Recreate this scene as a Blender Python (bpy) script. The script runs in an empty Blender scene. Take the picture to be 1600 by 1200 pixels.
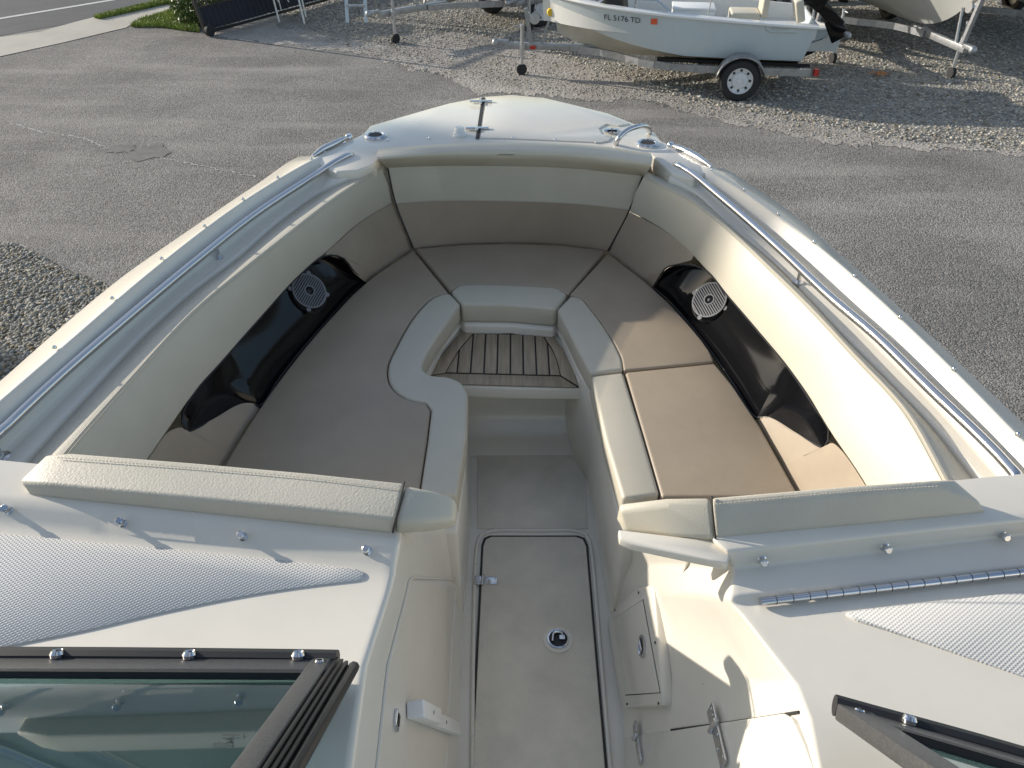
import bpy, bmesh, math, random
import numpy as np
from mathutils import Vector, Matrix
random.seed(7); rng = np.random.default_rng(7)
S = bpy.context.scene
COL = S.collection
R = math.radians
# ------------------------------------------------------------------ camera
CAM = Vector((0, 0, 3.6)); PITCH = R(37.5); FPX = 1200.0
cd = bpy.data.cameras.new('camera'); cam = bpy.data.objects.new('camera', cd); COL.objects.link(cam)
cam.location = CAM; cam.rotation_euler = (math.pi/2 - PITCH, 0, 0)
cd.sensor_width = 36; cd.lens = 27.0; cd.clip_start = 0.02; cd.clip_end = 600
S.camera = cam
# ------------------------------------------------------------------ light
SUN_EL = R(17.5); SUN_TRAVEL = Vector((0.915, -0.40, 0)).normalized()
w = bpy.data.worlds.new('World'); S.world = w; w.use_nodes = True
nt = w.node_tree; bg = nt.nodes['Background']
sky = nt.nodes.new('ShaderNodeTexSky'); sky.sky_type = 'NISHITA'; sky.sun_disc = False
sky.sun_elevation = SUN_EL
sky.sun_rotation = math.atan2(-SUN_TRAVEL.x, -SUN_TRAVEL.y)
sky.air_density = 1.0; sky.dust_density = .8; sky.ozone_density = 1.0
tcw = nt.nodes.new('ShaderNodeTexCoord'); mpw = nt.nodes.new('ShaderNodeMapping'); mpw.inputs['Scale'].default_value = (1, 1, 2.4); nt.links.new(tcw.outputs['Generated'], mpw.inputs[0])
cn = nt.nodes.new('ShaderNodeTexNoise'); cn.inputs['Scale'].default_value = 2.6; cn.inputs['Detail'].default_value = 7; cn.inputs['Roughness'].default_value = .58; nt.links.new(mpw.outputs[0], cn.inputs['Vector'])
cr = nt.nodes.new('ShaderNodeValToRGB'); cr.color_ramp.elements[0].position = .47; cr.color_ramp.elements[1].position = .70
cr.color_ramp.elements[0].color = (0, 0, 0, 1); cr.color_ramp.elements[1].color = (.4, .4, .4, 1); nt.links.new(cn.outputs['Fac'], cr.inputs[0])
cm = nt.nodes.new('ShaderNodeMix'); cm.data_type = 'RGBA'; nt.links.new(cr.outputs[0], cm.inputs[0]); nt.links.new(sky.outputs[0], cm.inputs[6]); cm.inputs[7].default_value = (7.5, 7.6, 7.8, 1)
nt.links.new(cm.outputs[2], bg.inputs[0]); bg.inputs[1].default_value = 0.102
sd = bpy.data.lights.new('sun', 'SUN'); sd.energy = 3.5; sd.angle = R(0.55); sd.color = (1.0, 0.925, 0.81)
so = bpy.data.objects.new('sun', sd); COL.objects.link(so)
ldir = Vector((SUN_TRAVEL.x*math.cos(SUN_EL), SUN_TRAVEL.y*math.cos(SUN_EL), -math.sin(SUN_EL)))
so.rotation_euler = ldir.to_track_quat('-Z', 'Y').to_euler(); so.location = (-20, 10, 15)
S.view_settings.view_transform = 'Standard'; S.view_settings.look = 'None'
S.view_settings.exposure = 0.80; S.view_settings.gamma = 1
S.render.engine = 'CYCLES'

# ------------------------------------------------------------------ helpers
FW = Vector((0, math.cos(PITCH), -math.sin(PITCH))); UP = Vector((0, math.sin(PITCH), math.cos(PITCH)))
def ray(u, v):
    return Vector((1, 0, 0))*((u-800)/FPX) + UP*((600-v)/FPX) + FW
def P(u, v, z):                                    # the point of height z seen at a place of the photograph
    d = ray(u, v); return CAM + d*((z-CAM.z)/d.z)
def PL(pts, z=None):
    return [P(p[0], p[1], p[2] if len(p) > 2 else z) for p in pts]
def spline(pts, n, closed=False):
    pts = [Vector(p) for p in pts]; m = len(pts); out = []
    segs = m if closed else m-1
    for i in range(segs):
        if closed: p0, p1, p2, p3 = pts[(i-1) % m], pts[i], pts[(i+1) % m], pts[(i+2) % m]
        else: p0, p1, p2, p3 = pts[max(i-1, 0)], pts[i], pts[i+1], pts[min(i+2, m-1)]
        if i == 0 and not closed: p0 = p1*2-p2
        if i == m-2 and not closed: p3 = p2*2-p1
        d1 = max((p1-p0).length, 1e-6)**.5; d2 = max((p2-p1).length, 1e-6)**.5; d3 = max((p3-p2).length, 1e-6)**.5
        m1 = (p2-p1) + d2*((p1-p0)/d1 - (p2-p0)/(d1+d2)); m2 = (p2-p1) + d2*((p3-p2)/d3 - (p3-p1)/(d2+d3))
        for k in range(16):
            t = k/16
            out.append(p1*(2*t**3-3*t*t+1) + m1*(t**3-2*t*t+t) + p2*(-2*t**3+3*t*t) + m2*(t**3-t*t))
    if not closed: out.append(pts[-1])
    if closed: out.append(out[0].copy())
    L = [0]
    for a, b in zip(out, out[1:]): L.append(L[-1]+(b-a).length)
    res = []; cnt = n if closed else n-1; j = 0
    for k in range(n):
        s = L[-1]*k/cnt
        while j < len(L)-2 and L[j+1] < s: j += 1
        t = (s-L[j])/max(L[j+1]-L[j], 1e-9); res.append(out[j].lerp(out[j+1], min(t, 1)))
    return res
def base_of(o):
    b = Vector((0, 0, 0))
    while o is not None: b += o.location; o = o.parent
    return b
def mk(name, verts, faces, mat, parent=None, local=False, bevel=0, seg=3, smooth=True, ang=35, kind=None, sub=0):
    me = bpy.data.meshes.new(name)
    b = Vector((0, 0, 0)) if local or parent is None else base_of(parent)
    me.from_pydata([tuple(Vector(v)-b) for v in verts], [], faces); me.validate()
    bm = bmesh.new(); bm.from_mesh(me)
    if len(faces) > 3: bmesh.ops.recalc_face_normals(bm, faces=bm.faces)
    bm.to_mesh(me); bm.free()
    if smooth:
        me.polygons.foreach_set('use_smooth', [True]*len(me.polygons)); me.set_sharp_from_angle(angle=R(ang))
    me.materials.append(M[mat])
    o = bpy.data.objects.new(name, me); COL.objects.link(o)
    if parent is not None: o.parent = parent
    if bevel:
        md = o.modifiers.new('bevel', 'BEVEL'); md.width = bevel; md.segments = seg; md.limit_method = 'ANGLE'; md.angle_limit = R(28)
        md.harden_normals = False
        me.polygons.foreach_set('use_smooth', [True]*len(me.polygons))
        for e in me.edges: e.use_edge_sharp = False
    if sub:
        md = o.modifiers.new('sub', 'SUBSURF'); md.levels = sub; md.render_levels = sub
    if kind: o['kind'] = kind
    return o
def tag(o, label, cat, group=None):
    o['label'] = label; o['category'] = cat
    if group: o['group'] = group
    return o
def thing(name, label, cat, loc=(0, 0, 0), rz=0, group=None):
    o = bpy.data.objects.new(name, None); COL.objects.link(o); o.location = loc; o.rotation_euler = (0, 0, rz)
    o.empty_display_size = .2
    return tag(o, label, cat, group)
def loft_data(curves, closed=False):
    n = len(curves[0]); V = [p for c in curves for p in c]; F = []
    for i in range(len(curves)-1):
        for j in range(n if closed else n-1):
            k = (j+1) % n
            F.append((i*n+j, i*n+k, (i+1)*n+k, (i+1)*n+j))
    return V, F
def loft(name, curves, mat, parent, n=48, **kw):
    cs = [spline(c, n) for c in curves]
    V, F = loft_data(cs); return mk(name, V, F, mat, parent, **kw)
def slab_data(top, down):
    n = len(top); V = list(top)+[p+down for p in top]
    F = [tuple(range(n)), tuple(reversed(range(n, 2*n)))]
    F += [(i, (i+1) % n, n+(i+1) % n, n+i) for i in range(n)]
    return V, F
def slab(name, top, thick, mat, parent=None, bevel=.006, down=None, **kw):
    V, F = slab_data([Vector(p) for p in top], down if down else Vector((0, 0, -thick)))
    return mk(name, V, F, mat, parent, bevel=bevel, **kw)
def tube_data(pts, r, n=10, cap=True):
    pts = [Vector(p) for p in pts]; V = []; F = []; m = len(pts)
    rr = r if isinstance(r, (list, tuple)) else [r]*m
    t = (pts[1]-pts[0]).normalized(); a = t.orthogonal().normalized()
    for i, p in enumerate(pts):
        t2 = (pts[min(i+1, m-1)]-pts[max(i-1, 0)]).normalized()
        a = (a - t2*a.dot(t2)).normalized(); b = t2.cross(a)
        for k in range(n):
            q = 2*math.pi*k/n; V.append(p + (a*math.cos(q)+b*math.sin(q))*rr[i])
    for i in range(m-1):
        for k in range(n):
            F.append((i*n+k, i*n+(k+1) % n, (i+1)*n+(k+1) % n, (i+1)*n+k))
    if cap: F += [tuple(reversed(range(n))), tuple(range((m-1)*n, m*n))]
    return V, F
def tube(name, pts, r, mat, parent, n=10, **kw):
    V, F = tube_data(pts, r, n); return mk(name, V, F, mat, parent, ang=50, **kw)
def merge(*vf):
    V = []; F = []
    for v, f in vf:
        o = len(V); V += list(v); F += [tuple(i+o for i in q) for q in f]
    return V, F
def box_data(c, s, rot=None):
    c = Vector(c); V = []
    for x in (-.5, .5):
        for y in (-.5, .5):
            for z in (-.5, .5):
                p = Vector((x*s[0], y*s[1], z*s[2])); V.append(c + (rot @ p if rot else p))
    return V, [(0, 1, 3, 2), (4, 6, 7, 5), (0, 4, 5, 1), (2, 3, 7, 6), (0, 2, 6, 4), (1, 5, 7, 3)]
def bar_data(a, b, wd, ht, up=Vector((0, 0, 1))):
    a = Vector(a); b = Vector(b); t = (b-a); L = t.length; t.normalize()
    s = up.cross(t).normalized(); u2 = t.cross(s)
    return box_data((a+b)/2, (L, wd, ht), Matrix((t, s, u2)).transposed())
def frame(normal, hint):                            # x = hint direction, z = normal
    z = Vector(normal).normalized(); x = Vector(hint); x = (x - z*x.dot(z)).normalized(); y = z.cross(x)
    return Matrix((x, y, z)).transposed()
def lathe_data(c, rot, prof, n=24, cap=True):
    c = Vector(c); V = []; F = []
    for (r, h) in prof:
        for k in range(n):
            q = 2*math.pi*k/n; V.append(c + rot @ Vector((r*math.cos(q), r*math.sin(q), h)))
    m = len(prof)
    for i in range(m-1):
        for k in range(n): F.append((i*n+k, i*n+(k+1) % n, (i+1)*n+(k+1) % n, (i+1)*n+k))
    if cap: F += [tuple(reversed(range(n))), tuple(range((m-1)*n, m*n))]
    return V, F
I3 = Matrix.Identity(3)

# ------------------------------------------------------------------ materials
M = {}
def mat(name, col, rough=.5, metal=0, coat=0, spec=.5, var=0, vscale=8, bump=0, bscale=200, col2=None, detail=6, extra=None, stretch=None):
    m = bpy.data.materials.new(name); m.use_nodes = True; n = m.node_tree; b = n.nodes['Principled BSDF']
    b.inputs['Base Color'].default_value = (*col, 1); b.inputs['Roughness'].default_value = rough
    b.inputs['Metallic'].default_value = metal; b.inputs['Coat Weight'].default_value = coat; b.inputs['Coat Roughness'].default_value = .06
    b.inputs['Specular IOR Level'].default_value = spec
    tc = n.nodes.new('ShaderNodeTexCoord'); src = tc.outputs['Object']
    if stretch:
        mp = n.nodes.new('ShaderNodeMapping'); mp.inputs['Scale'].default_value = stretch
        n.links.new(src, mp.inputs[0]); src = mp.outputs[0]
    if var or col2:
        t = n.nodes.new('ShaderNodeTexNoise'); t.inputs['Scale'].default_value = vscale; t.inputs['Detail'].default_value = detail
        t.inputs['Roughness'].default_value = .65
        n.links.new(src, t.inputs['Vector'])
        rp = n.nodes.new('ShaderNodeValToRGB'); rp.color_ramp.elements[0].position = .33; rp.color_ramp.elements[1].position = .67
        c2 = col2 if col2 else tuple(c*(1-var) for c in col)
        rp.color_ramp.elements[0].color = (*c2, 1); rp.color_ramp.elements[1].color = (*col, 1)
        n.links.new(t.outputs['Fac'], rp.inputs[0]); n.links.new(rp.outputs[0], b.inputs['Base Color'])
    if bump:
        t2 = n.nodes.new('ShaderNodeTexNoise'); t2.inputs['Scale'].default_value = bscale; t2.inputs['Detail'].default_value = 3
        n.links.new(src, t2.inputs['Vector'])
        bp = n.nodes.new('ShaderNodeBump'); bp.inputs['Strength'].default_value = bump; bp.inputs['Distance'].default_value = .004
        n.links.new(t2.outputs['Fac'], bp.inputs['Height']); n.links.new(bp.outputs[0], b.inputs['Normal'])
    M[name] = m
    if extra: extra(n, b, src)
    return m
def specks(scale, thr, col, amount=1.0):            # sparse dirt specks over the base colour
    def f(n, b, src):
        v = n.nodes.new('ShaderNodeTexVoronoi'); v.inputs['Scale'].default_value = scale; n.links.new(src, v.inputs['Vector'])
        c = n.nodes.new('ShaderNodeMath'); c.operation = 'LESS_THAN'; c.inputs[1].default_value = thr; n.links.new(v.outputs['Distance'], c.inputs[0])
        ns = n.nodes.new('ShaderNodeTexNoise'); ns.inputs['Scale'].default_value = scale*.35; n.links.new(src, ns.inputs['Vector'])
        g = n.nodes.new('ShaderNodeMath'); g.operation = 'GREATER_THAN'; g.inputs[1].default_value = .6; n.links.new(ns.outputs['Fac'], g.inputs[0])
        mu = n.nodes.new('ShaderNodeMath'); mu.operation = 'MULTIPLY'; n.links.new(c.outputs[0], mu.inputs[0]); n.links.new(g.outputs[0], mu.inputs[1])
        m2 = n.nodes.new('ShaderNodeMath'); m2.operation = 'MULTIPLY'; m2.inputs[1].default_value = amount; n.links.new(mu.outputs[0], m2.inputs[0])
        mx = n.nodes.new('ShaderNodeMix'); mx.data_type = 'RGBA'; n.links.new(m2.outputs[0], mx.inputs[0])
        old = b.inputs['Base Color'].links[0].from_socket if b.inputs['Base Color'].links else None
        if old: n.links.new(old, mx.inputs[6])
        else: mx.inputs[6].default_value = b.inputs['Base Color'].default_value
        mx.inputs[7].default_value = (*col, 1); n.links.new(mx.outputs[2], b.inputs['Base Color'])
    return f
mat('gelcoat', (.74, .69, .595), .22, coat=.25, var=.06, vscale=5, extra=specks(22, .05, (.25, .2, .14), .8))
mat('nonskid_floor', (.74, .68, .57), .5, var=.2, vscale=4, bump=.35, bscale=260, extra=specks(16, .03, (.2, .17, .13), .7))
mat('vinyl_cream', (.56, .515, .415), .42, var=.06, vscale=7, bump=.25, bscale=420, extra=specks(9, .02, (.3, .25, .18), .6))
mat('vinyl_tan', (.375, .305, .225), .45, var=.13, vscale=4, bump=.22, bscale=420)
mat('vinyl_bolster', (.57, .525, .43), .5, var=.10, vscale=6, bump=.26, bscale=190)
mat('thread', (.50, .45, .36), .6)
mat('seam_dark', (.03, .028, .026), .7)
mat('black_gloss', (.004, .004, .005), .08, coat=0, spec=.32)
mat('black_rubber', (.012, .012, .013), .45)
mat('stainless', (.62, .62, .63), .13, metal=1)
mat('galvanized', (.42, .43, .44), .42, metal=.75, var=.3, vscale=14)
mat('grille_grey', (.17, .17, .175), .45)
mat('teak', (.43, .335, .225), .6, var=.35, vscale=9, bump=.3, bscale=90, stretch=(8, .6, 8))
mat('caulk', (.008, .008, .01), .5)
mat('anodized', (.10, .10, .102), .42, metal=.3, var=.35, vscale=220, bump=.1, bscale=300)
mat('white_plastic', (.78, .77, .74), .35)
mat('print_black', (.01, .01, .012), .5)
mat('sticker_orange', (.70, .12, .04), .45)
mat('skiff_blue', (.54, .60, .62), .25, coat=.2, var=.06, vscale=3)
mat('hull_white', (.72, .71, .67), .28, coat=.2, var=.08, vscale=3)
mat('hull_bottom', (.50, .48, .41), .4, var=.2, vscale=4)
mat('hull_grey', (.50, .50, .47), .35, var=.12, vscale=2.5)  # on the white parked boats this grey paints in their shade
mat('tyre', (.018, .018, .019), .75, bump=.3, bscale=60)
mat('rim_white', (.68, .69, .70), .3)
mat('yellow_rubber', (.72, .48, .03), .45)
mat('red_lens', (.45, .03, .02), .25)
mat('fence_black', (.012, .013, .015), .4)
mat('fence_screen', (.012, .016, .03), .8)
mat('aluminium', (.52, .53, .54), .35, metal=.8)
mat('road_asphalt', (.085, .085, .088), .85, var=.25, vscale=2, bump=.3, bscale=60)
mat('lane_paint', (.62, .61, .57), .7, var=.2, vscale=12)
mat('concrete', (.50, .46, .39), .8, var=.16, vscale=1.2, bump=.25, bscale=40)
mat('soil', (.06, .045, .03), .9, var=.3, vscale=6)
mat('rust_leaf', (.40, .17, .05), .7)
def leafmat(name, a, c):
    mat(name, a, .55, col2=c, vscale=2.5, detail=3); M[name].node_tree.nodes['Principled BSDF'].inputs['Transmission Weight'].default_value = 0
leafmat('hedge_leaf', (.14, .19, .04), (.06, .10, .025)); leafmat('grass_blade', (.30, .36, .07), (.17, .23, .045)); leafmat('palm_leaf', (.07, .11, .03), (.04, .07, .02))
mat('bark', (.16, .12, .09), .9, var=.4, vscale=5)
def glassmat():
    m = bpy.data.materials.new('tinted_glass'); m.use_nodes = True; n = m.node_tree; b = n.nodes['Principled BSDF']
    b.inputs['Base Color'].default_value = (.20, .36, .37, 1); b.inputs['Roughness'].default_value = .02
    b.inputs['Transmission Weight'].default_value = 1; b.inputs['IOR'].default_value = 1.75
    M['tinted_glass'] = m
glassmat()
def ground_mat(name, cols, scales, bump, bscale, rough=.9, grain=None, cracks=False):
    m = bpy.data.materials.new(name); m.use_nodes = True; n = m.node_tree; b = n.nodes['Principled BSDF']; b.inputs['Roughness'].default_value = rough
    b.inputs['Specular IOR Level'].default_value = .25
    tc = n.nodes.new('ShaderNodeTexCoord'); src = tc.outputs['Object']
    t = n.nodes.new('ShaderNodeTexNoise'); t.inputs['Scale'].default_value = scales[0]; t.inputs['Detail'].default_value = 6; t.inputs['Roughness'].default_value = .6
    n.links.new(src, t.inputs['Vector'])
    rp = n.nodes.new('ShaderNodeValToRGB'); rp.color_ramp.elements[0].position = .35; rp.color_ramp.elements[1].position = .68
    rp.color_ramp.elements[0].color = (*cols[0], 1); rp.color_ramp.elements[1].color = (*cols[1], 1); n.links.new(t.outputs['Fac'], rp.inputs[0])
    v = n.nodes.new('ShaderNodeTexVoronoi'); v.inputs['Scale'].default_value = scales[1]; n.links.new(src, v.inputs['Vector'])
    sep = n.nodes.new('ShaderNodeSeparateColor'); n.links.new(v.outputs['Color'], sep.inputs[0])
    mr = n.nodes.new('ShaderNodeMapRange'); mr.inputs['To Min'].default_value = grain[0]; mr.inputs['To Max'].default_value = grain[1]; n.links.new(sep.outputs[0], mr.inputs[0])
    mx = n.nodes.new('ShaderNodeMix'); mx.data_type = 'RGBA'; mx.blend_type = 'MULTIPLY'; mx.inputs[0].default_value = 1
    n.links.new(rp.outputs[0], mx.inputs[6]); n.links.new(mr.outputs[0], mx.inputs[7])
    out = mx.outputs[2]
    # pale dusty streaks dragged across the lot
    mp = n.nodes.new('ShaderNodeMapping'); mp.inputs['Scale'].default_value = (.35, 1.6, 1); mp.inputs['Rotation'].default_value = (0, 0, .5); n.links.new(src, mp.inputs[0])
    t3 = n.nodes.new('ShaderNodeTexNoise'); t3.inputs['Scale'].default_value = 1.1; t3.inputs['Detail'].default_value = 5; n.links.new(mp.outputs[0], t3.inputs['Vector'])
    r3 = n.nodes.new('ShaderNodeValToRGB'); r3.color_ramp.elements[0].position = .5; r3.color_ramp.elements[1].position = .78
    r3.color_ramp.elements[0].color = (0, 0, 0, 1); r3.color_ramp.elements[1].color = (.5, .5, .5, 1); n.links.new(t3.outputs['Fac'], r3.inputs[0])
    m3 = n.nodes.new('ShaderNodeMix'); m3.data_type = 'RGBA'; n.links.new(r3.outputs[0], m3.inputs[0]); n.links.new(out, m3.inputs[6]); m3.inputs[7].default_value = (*cols[2], 1)
    out = m3.outputs[2]
    n.links.new(out, b.inputs['Base Color'])
    t2 = n.nodes.new('ShaderNodeTexVoronoi'); t2.inputs['Scale'].default_value = bscale; n.links.new(src, t2.inputs['Vector'])
    bp = n.nodes.new('ShaderNodeBump'); bp.inputs['Strength'].default_value = bump; bp.inputs['Distance'].default_value = .01; bp.invert = True
    n.links.new(t2.outputs['Distance'], bp.inputs['Height']); n.links.new(bp.outputs[0], b.inputs['Normal'])
    M[name] = m
ground_mat('asphalt', ((.185, .174, .158), (.275, .258, .233), (.42, .39, .345)), (.6, 68), .65, 68, grain=(.55, 1.4))
ground_mat('sand', ((.30, .27, .235), (.42, .385, .34), (.50, .46, .41)), (1.3, 40), .9, 28, grain=(.75, 1.2))
ground_mat('gravel_bed', ((.22, .205, .18), (.33, .305, .265), (.4, .37, .32)), (1.0, 30), 1.0, 30, grain=(.45, 1.3))
def stonemat():
    m = bpy.data.materials.new('stone'); m.use_nodes = True; n = m.node_tree; b = n.nodes['Principled BSDF']; b.inputs['Roughness'].default_value = .8
    a = n.nodes.new('ShaderNodeAttribute'); a.attribute_name = 'tone'; n.links.new(a.outputs['Color'], b.inputs['Base Color']); M['stone'] = m
stonemat()
def nonskid():
    m = bpy.data.materials.new('nonskid'); m.use_nodes = True; n = m.node_tree; b = n.nodes['Principled BSDF']
    b.inputs['Base Color'].default_value = (.58, .57, .545, 1); b.inputs['Roughness'].default_value = .6
    tc = n.nodes.new('ShaderNodeTexCoord')
    outs = []
    for a in (.6, -.6):
        mp = n.nodes.new('ShaderNodeMapping'); mp.inputs['Rotation'].default_value = (0, 0, a); n.links.new(tc.outputs['Object'], mp.inputs[0])
        wv = n.nodes.new('ShaderNodeTexWave'); wv.inputs['Scale'].default_value = 50; wv.bands_direction = 'Y'; n.links.new(mp.outputs[0], wv.inputs['Vector']); outs.append(wv)
    mu = n.nodes.new('ShaderNodeMath'); mu.operation = 'MULTIPLY'; n.links.new(outs[0].outputs['Fac'], mu.inputs[0]); n.links.new(outs[1].outputs['Fac'], mu.inputs[1])
    bp = n.nodes.new('ShaderNodeBump'); bp.inputs['Strength'].default_value = .4; bp.inputs['Distance'].default_value = .003
    n.links.new(mu.outputs[0], bp.inputs['Height']); n.links.new(bp.outputs[0], b.inputs['Normal']); M['nonskid'] = m
nonskid()

# ================================================================== GROUND
def struct(name, pts, m, z=None, **kw):
    pts = [Vector(p) for p in pts]
    o = mk(name, pts, [tuple(range(len(pts)))], m, smooth=False, **kw); o['kind'] = 'structure'
    if o.data.polygons[0].normal.z < 0: o.data.flip_normals()
    return o
struct('parking_lot', [(-150, -80, 0), (150, -80, 0), (150, 250, 0), (-150, 250, 0)], 'asphalt')
edge = [(312, 50), (430, 69), (560, 88), (640, 101), (690, 122), (760, 146), (860, 150), (980, 158), (1080, 178), (1180, 200), (1300, 222), (1450, 236), (1600, 247)]
ec = spline(PL(edge, .004), 420)
wk = 0
for i, p in enumerate(ec): wk = wk*.93+random.gauss(0, .045); p.y += wk+random.gauss(0, .035)
struct('sand_yard', ec + [Vector((40, 6, .004)), Vector((60, 60, .004)), Vector((0, 60, .004)), Vector((-1.5, 24, .004)), Vector((-4.5, 18.6, .004))], 'sand')
gpts = [(430, 40), (560, 62), (620, 72), (700, 48), (790, 60), (900, 95), (1000, 128), (1100, 160), (1250, 186), (1420, 215), (1600, 232)]
gc = spline(PL(gpts, .008), 300)
wk = 0
for i, p in enumerate(gc): wk = wk*.93+random.gauss(0, .05); p.y += wk+random.gauss(0, .04)
struct('gravel_yard', gc + [Vector((38, 8, .008)), Vector((55, 55, .008)), Vector((0, 55, .008)), Vector((-3.4, 19.5, .008))], 'gravel_bed')
lp = [(-260, 372), (-60, 374), (30, 380), (60, 398), (110, 425), (165, 442), (215, 470), (240, 540), (200, 800), (-300, 900)]
lc = spline(PL(lp, .006), 60, closed=True)
struct('gravel_patch', lc, 'gravel_bed')
# road, apron, verge
def gp(u, v, z=.004): return P(u, v, z)
road_dir = (gp(181, 0)-gp(0, 30)).normalized(); road_n = Vector((-road_dir.y, road_dir.x, 0))
r0 = gp(0, 56)
struct('road', [r0-road_dir*60, r0+road_dir*60, r0+road_dir*60+road_n*12, r0-road_dir*60+road_n*12], 'road_asphalt')
l0 = gp(0, 30, .008)
struct('lane_line', [l0-road_dir*60, l0+road_dir*60, l0+road_dir*60+road_n*.14, l0-road_dir*60+road_n*.14], 'lane_paint')
struct('driveway_apron', PL([(-400, 190), (-120, 122), (0, 88), (100, 66), (197, 43), (215, 32), (275, 10), (300, -8), (262, -4), (150, 26), (118, 34), (60, 50), (0, 58), (-400, 95)], .008), 'concrete')
def grass(name, outline, n, label, h=.07):
    pts = PL(outline, .012); struct('soil_bed', pts, 'soil')
    xs = [p.x for p in pts]; ys = [p.y for p in pts]; V = []; F = []
    def inside(x, y):
        c = False; j = len(pts)-1
        for i in range(len(pts)):
            if (pts[i].y > y) != (pts[j].y > y) and x < (pts[j].x-pts[i].x)*(y-pts[i].y)/(pts[j].y-pts[i].y)+pts[i].x: c = not c
            j = i
        return c
    k = 0
    while k < n:
        x = random.uniform(min(xs), max(xs)); y = random.uniform(min(ys), max(ys))
        if not inside(x, y): continue
        k += 1; a = random.uniform(0, 6.28); hh = h*random.uniform(.5, 1.3); wd = .012; b = len(V)
        dx, dy = math.cos(a)*wd, math.sin(a)*wd; lx, ly = random.uniform(-.04, .04), random.uniform(-.04, .04)
        V += [(x-dx, y-dy, .012), (x+dx, y+dy, .012), (x+lx, y+ly, .012+hh)]; F.append((b, b+1, b+2))
    o = mk(name, V, F, 'grass_blade', smooth=False); o['kind'] = 'stuff'; o['label'] = label; o['category'] = 'grass'
grass('grass', [(148, 28), (262, 0), (268, 5), (155, 30)], 5000, 'narrow strip of mown grass between road and pavement')
grass('grass', [(205, 42), (220, 32), (268, 18), (300, 20), (312, 50), (290, 48), (250, 42)], 9000, 'small sunlit lawn beside the clipped hedge')
# stones
def stones(name, n, sampler, size, label, tone=(.13, .44)):
    t = (1+5**.5)/2
    ico = np.array([(-1, t, 0), (1, t, 0), (-1, -t, 0), (1, -t, 0), (0, -1, t), (0, 1, t), (0, -1, -t), (0, 1, -t), (t, 0, -1), (t, 0, 1), (-t, 0, -1), (-t, 0, 1)])/1.9
    fc = np.array([(0, 11, 5), (0, 5, 1), (0, 1, 7), (0, 7, 10), (0, 10, 11), (1, 5, 9), (5, 11, 4), (11, 10, 2), (10, 7, 6), (7, 1, 8), (3, 9, 4), (3, 4, 2), (3, 2, 6), (3, 6, 8), (3, 8, 9), (4, 9, 5), (2, 4, 11), (6, 2, 10), (8, 6, 7), (9, 8, 1)])
    pos = sampler(n); n = len(pos)
    s = size*np.clip(rng.lognormal(0, .35, n), .4, 2.0); asp = rng.uniform(.6, 1.3, (n, 3)); asp[:, 2] *= .6
    j = rng.uniform(.8, 1.2, (n, 12, 1)); v = ico[None]*j*asp[:, None, :]*s[:, None, None]
    a = rng.uniform(0, 6.28, n); c, sn = np.cos(a)[:, None], np.sin(a)[:, None]
    x = v[:, :, 0]*c - v[:, :, 1]*sn; y = v[:, :, 0]*sn + v[:, :, 1]*c
    W = np.stack([x+pos[:, None, 0], y+pos[:, None, 1], v[:, :, 2]+s[:, None]*.25+.004], 2).reshape(-1, 3)
    F = (fc[None]+(np.arange(n)*12)[:, None, None]).reshape(-1, 3)
    me = bpy.data.meshes.new(name); me.vertices.add(len(W)); me.vertices.foreach_set('co', W.ravel())
    me.loops.add(F.size); me.loops.foreach_set('vertex_index', F.ravel()); me.polygons.add(len(F))
    me.polygons.foreach_set('loop_start', np.arange(0, F.size, 3)); me.update(); me.validate()
    me.polygons.foreach_set('use_smooth', [True]*len(F))
    g = rng.uniform(*tone, n); tint = rng.uniform(-.02, .03, n)
    colr = np.stack([g*1.06+tint, g, g*.9-tint*1.3-.01, np.ones(n)], 1); colr = np.repeat(colr, 12, 0)
    at = me.color_attributes.new('tone', 'FLOAT_COLOR', 'POINT'); at.data.foreach_set('color', colr.ravel())
    me.materials.append(M['stone']); o = bpy.data.objects.new(name, me); COL.objects.link(o)
    o['kind'] = 'stuff'; o['label'] = label; o['category'] = 'gravel'
def pix_sampler(poly):
    pl = np.array(poly, float)
    def f(n):
        out = []
        c, s_ = math.cos(PITCH), math.sin(PITCH)
        W = [P(u, v, 0) for u, v in poly]; x0, x1 = min(p.x for p in W), max(p.x for p in W); y0, y1 = min(p.y for p in W), max(p.y for p in W)
        X = rng.uniform(x0, x1, n*4); Y = rng.uniform(y0, y1, n*4); ins = np.zeros(n*4, bool); jx = len(W)-1
        for i in range(len(W)):
            xi, yi, xj, yj = W[i].x, W[i].y, W[jx].x, W[jx].y
            if yi != yj: ins ^= ((yi > Y) != (yj > Y)) & (X < (xj-xi)*(Y-yi)/(yj-yi)+xi)
            jx = i
        return np.stack([X[ins], Y[ins]], 1)[:n]
    return f
stones('gravel', 36000, pix_sampler([(-160, 374), (20, 382), (62, 400), (110, 426), (165, 444), (190, 470), (120, 700), (-160, 760)]), .0125, 'loose grey pebbles heaped beside the port side of the boat', (.07, .34))
stones('gravel', 52000, pix_sampler([(420, 20), (560, 62), (620, 72), (700, 50), (790, 62), (900, 98), (1000, 132), (1100, 164), (1250, 190), (1420, 220), (1680, 236), (1680, -6), (420, -6)]), .0155, 'pale crushed gravel under the trailers')
stones('gravel', 9000, pix_sampler([(430, 40), (640, 108), (700, 120), (860, 146), (980, 154), (1080, 176), (1300, 220), (1680, 248), (1680, 200), (1250, 170), (1000, 110), (790, 40)]), .010, 'fine scattered stones strewn over the sand edge of the lot')
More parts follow.
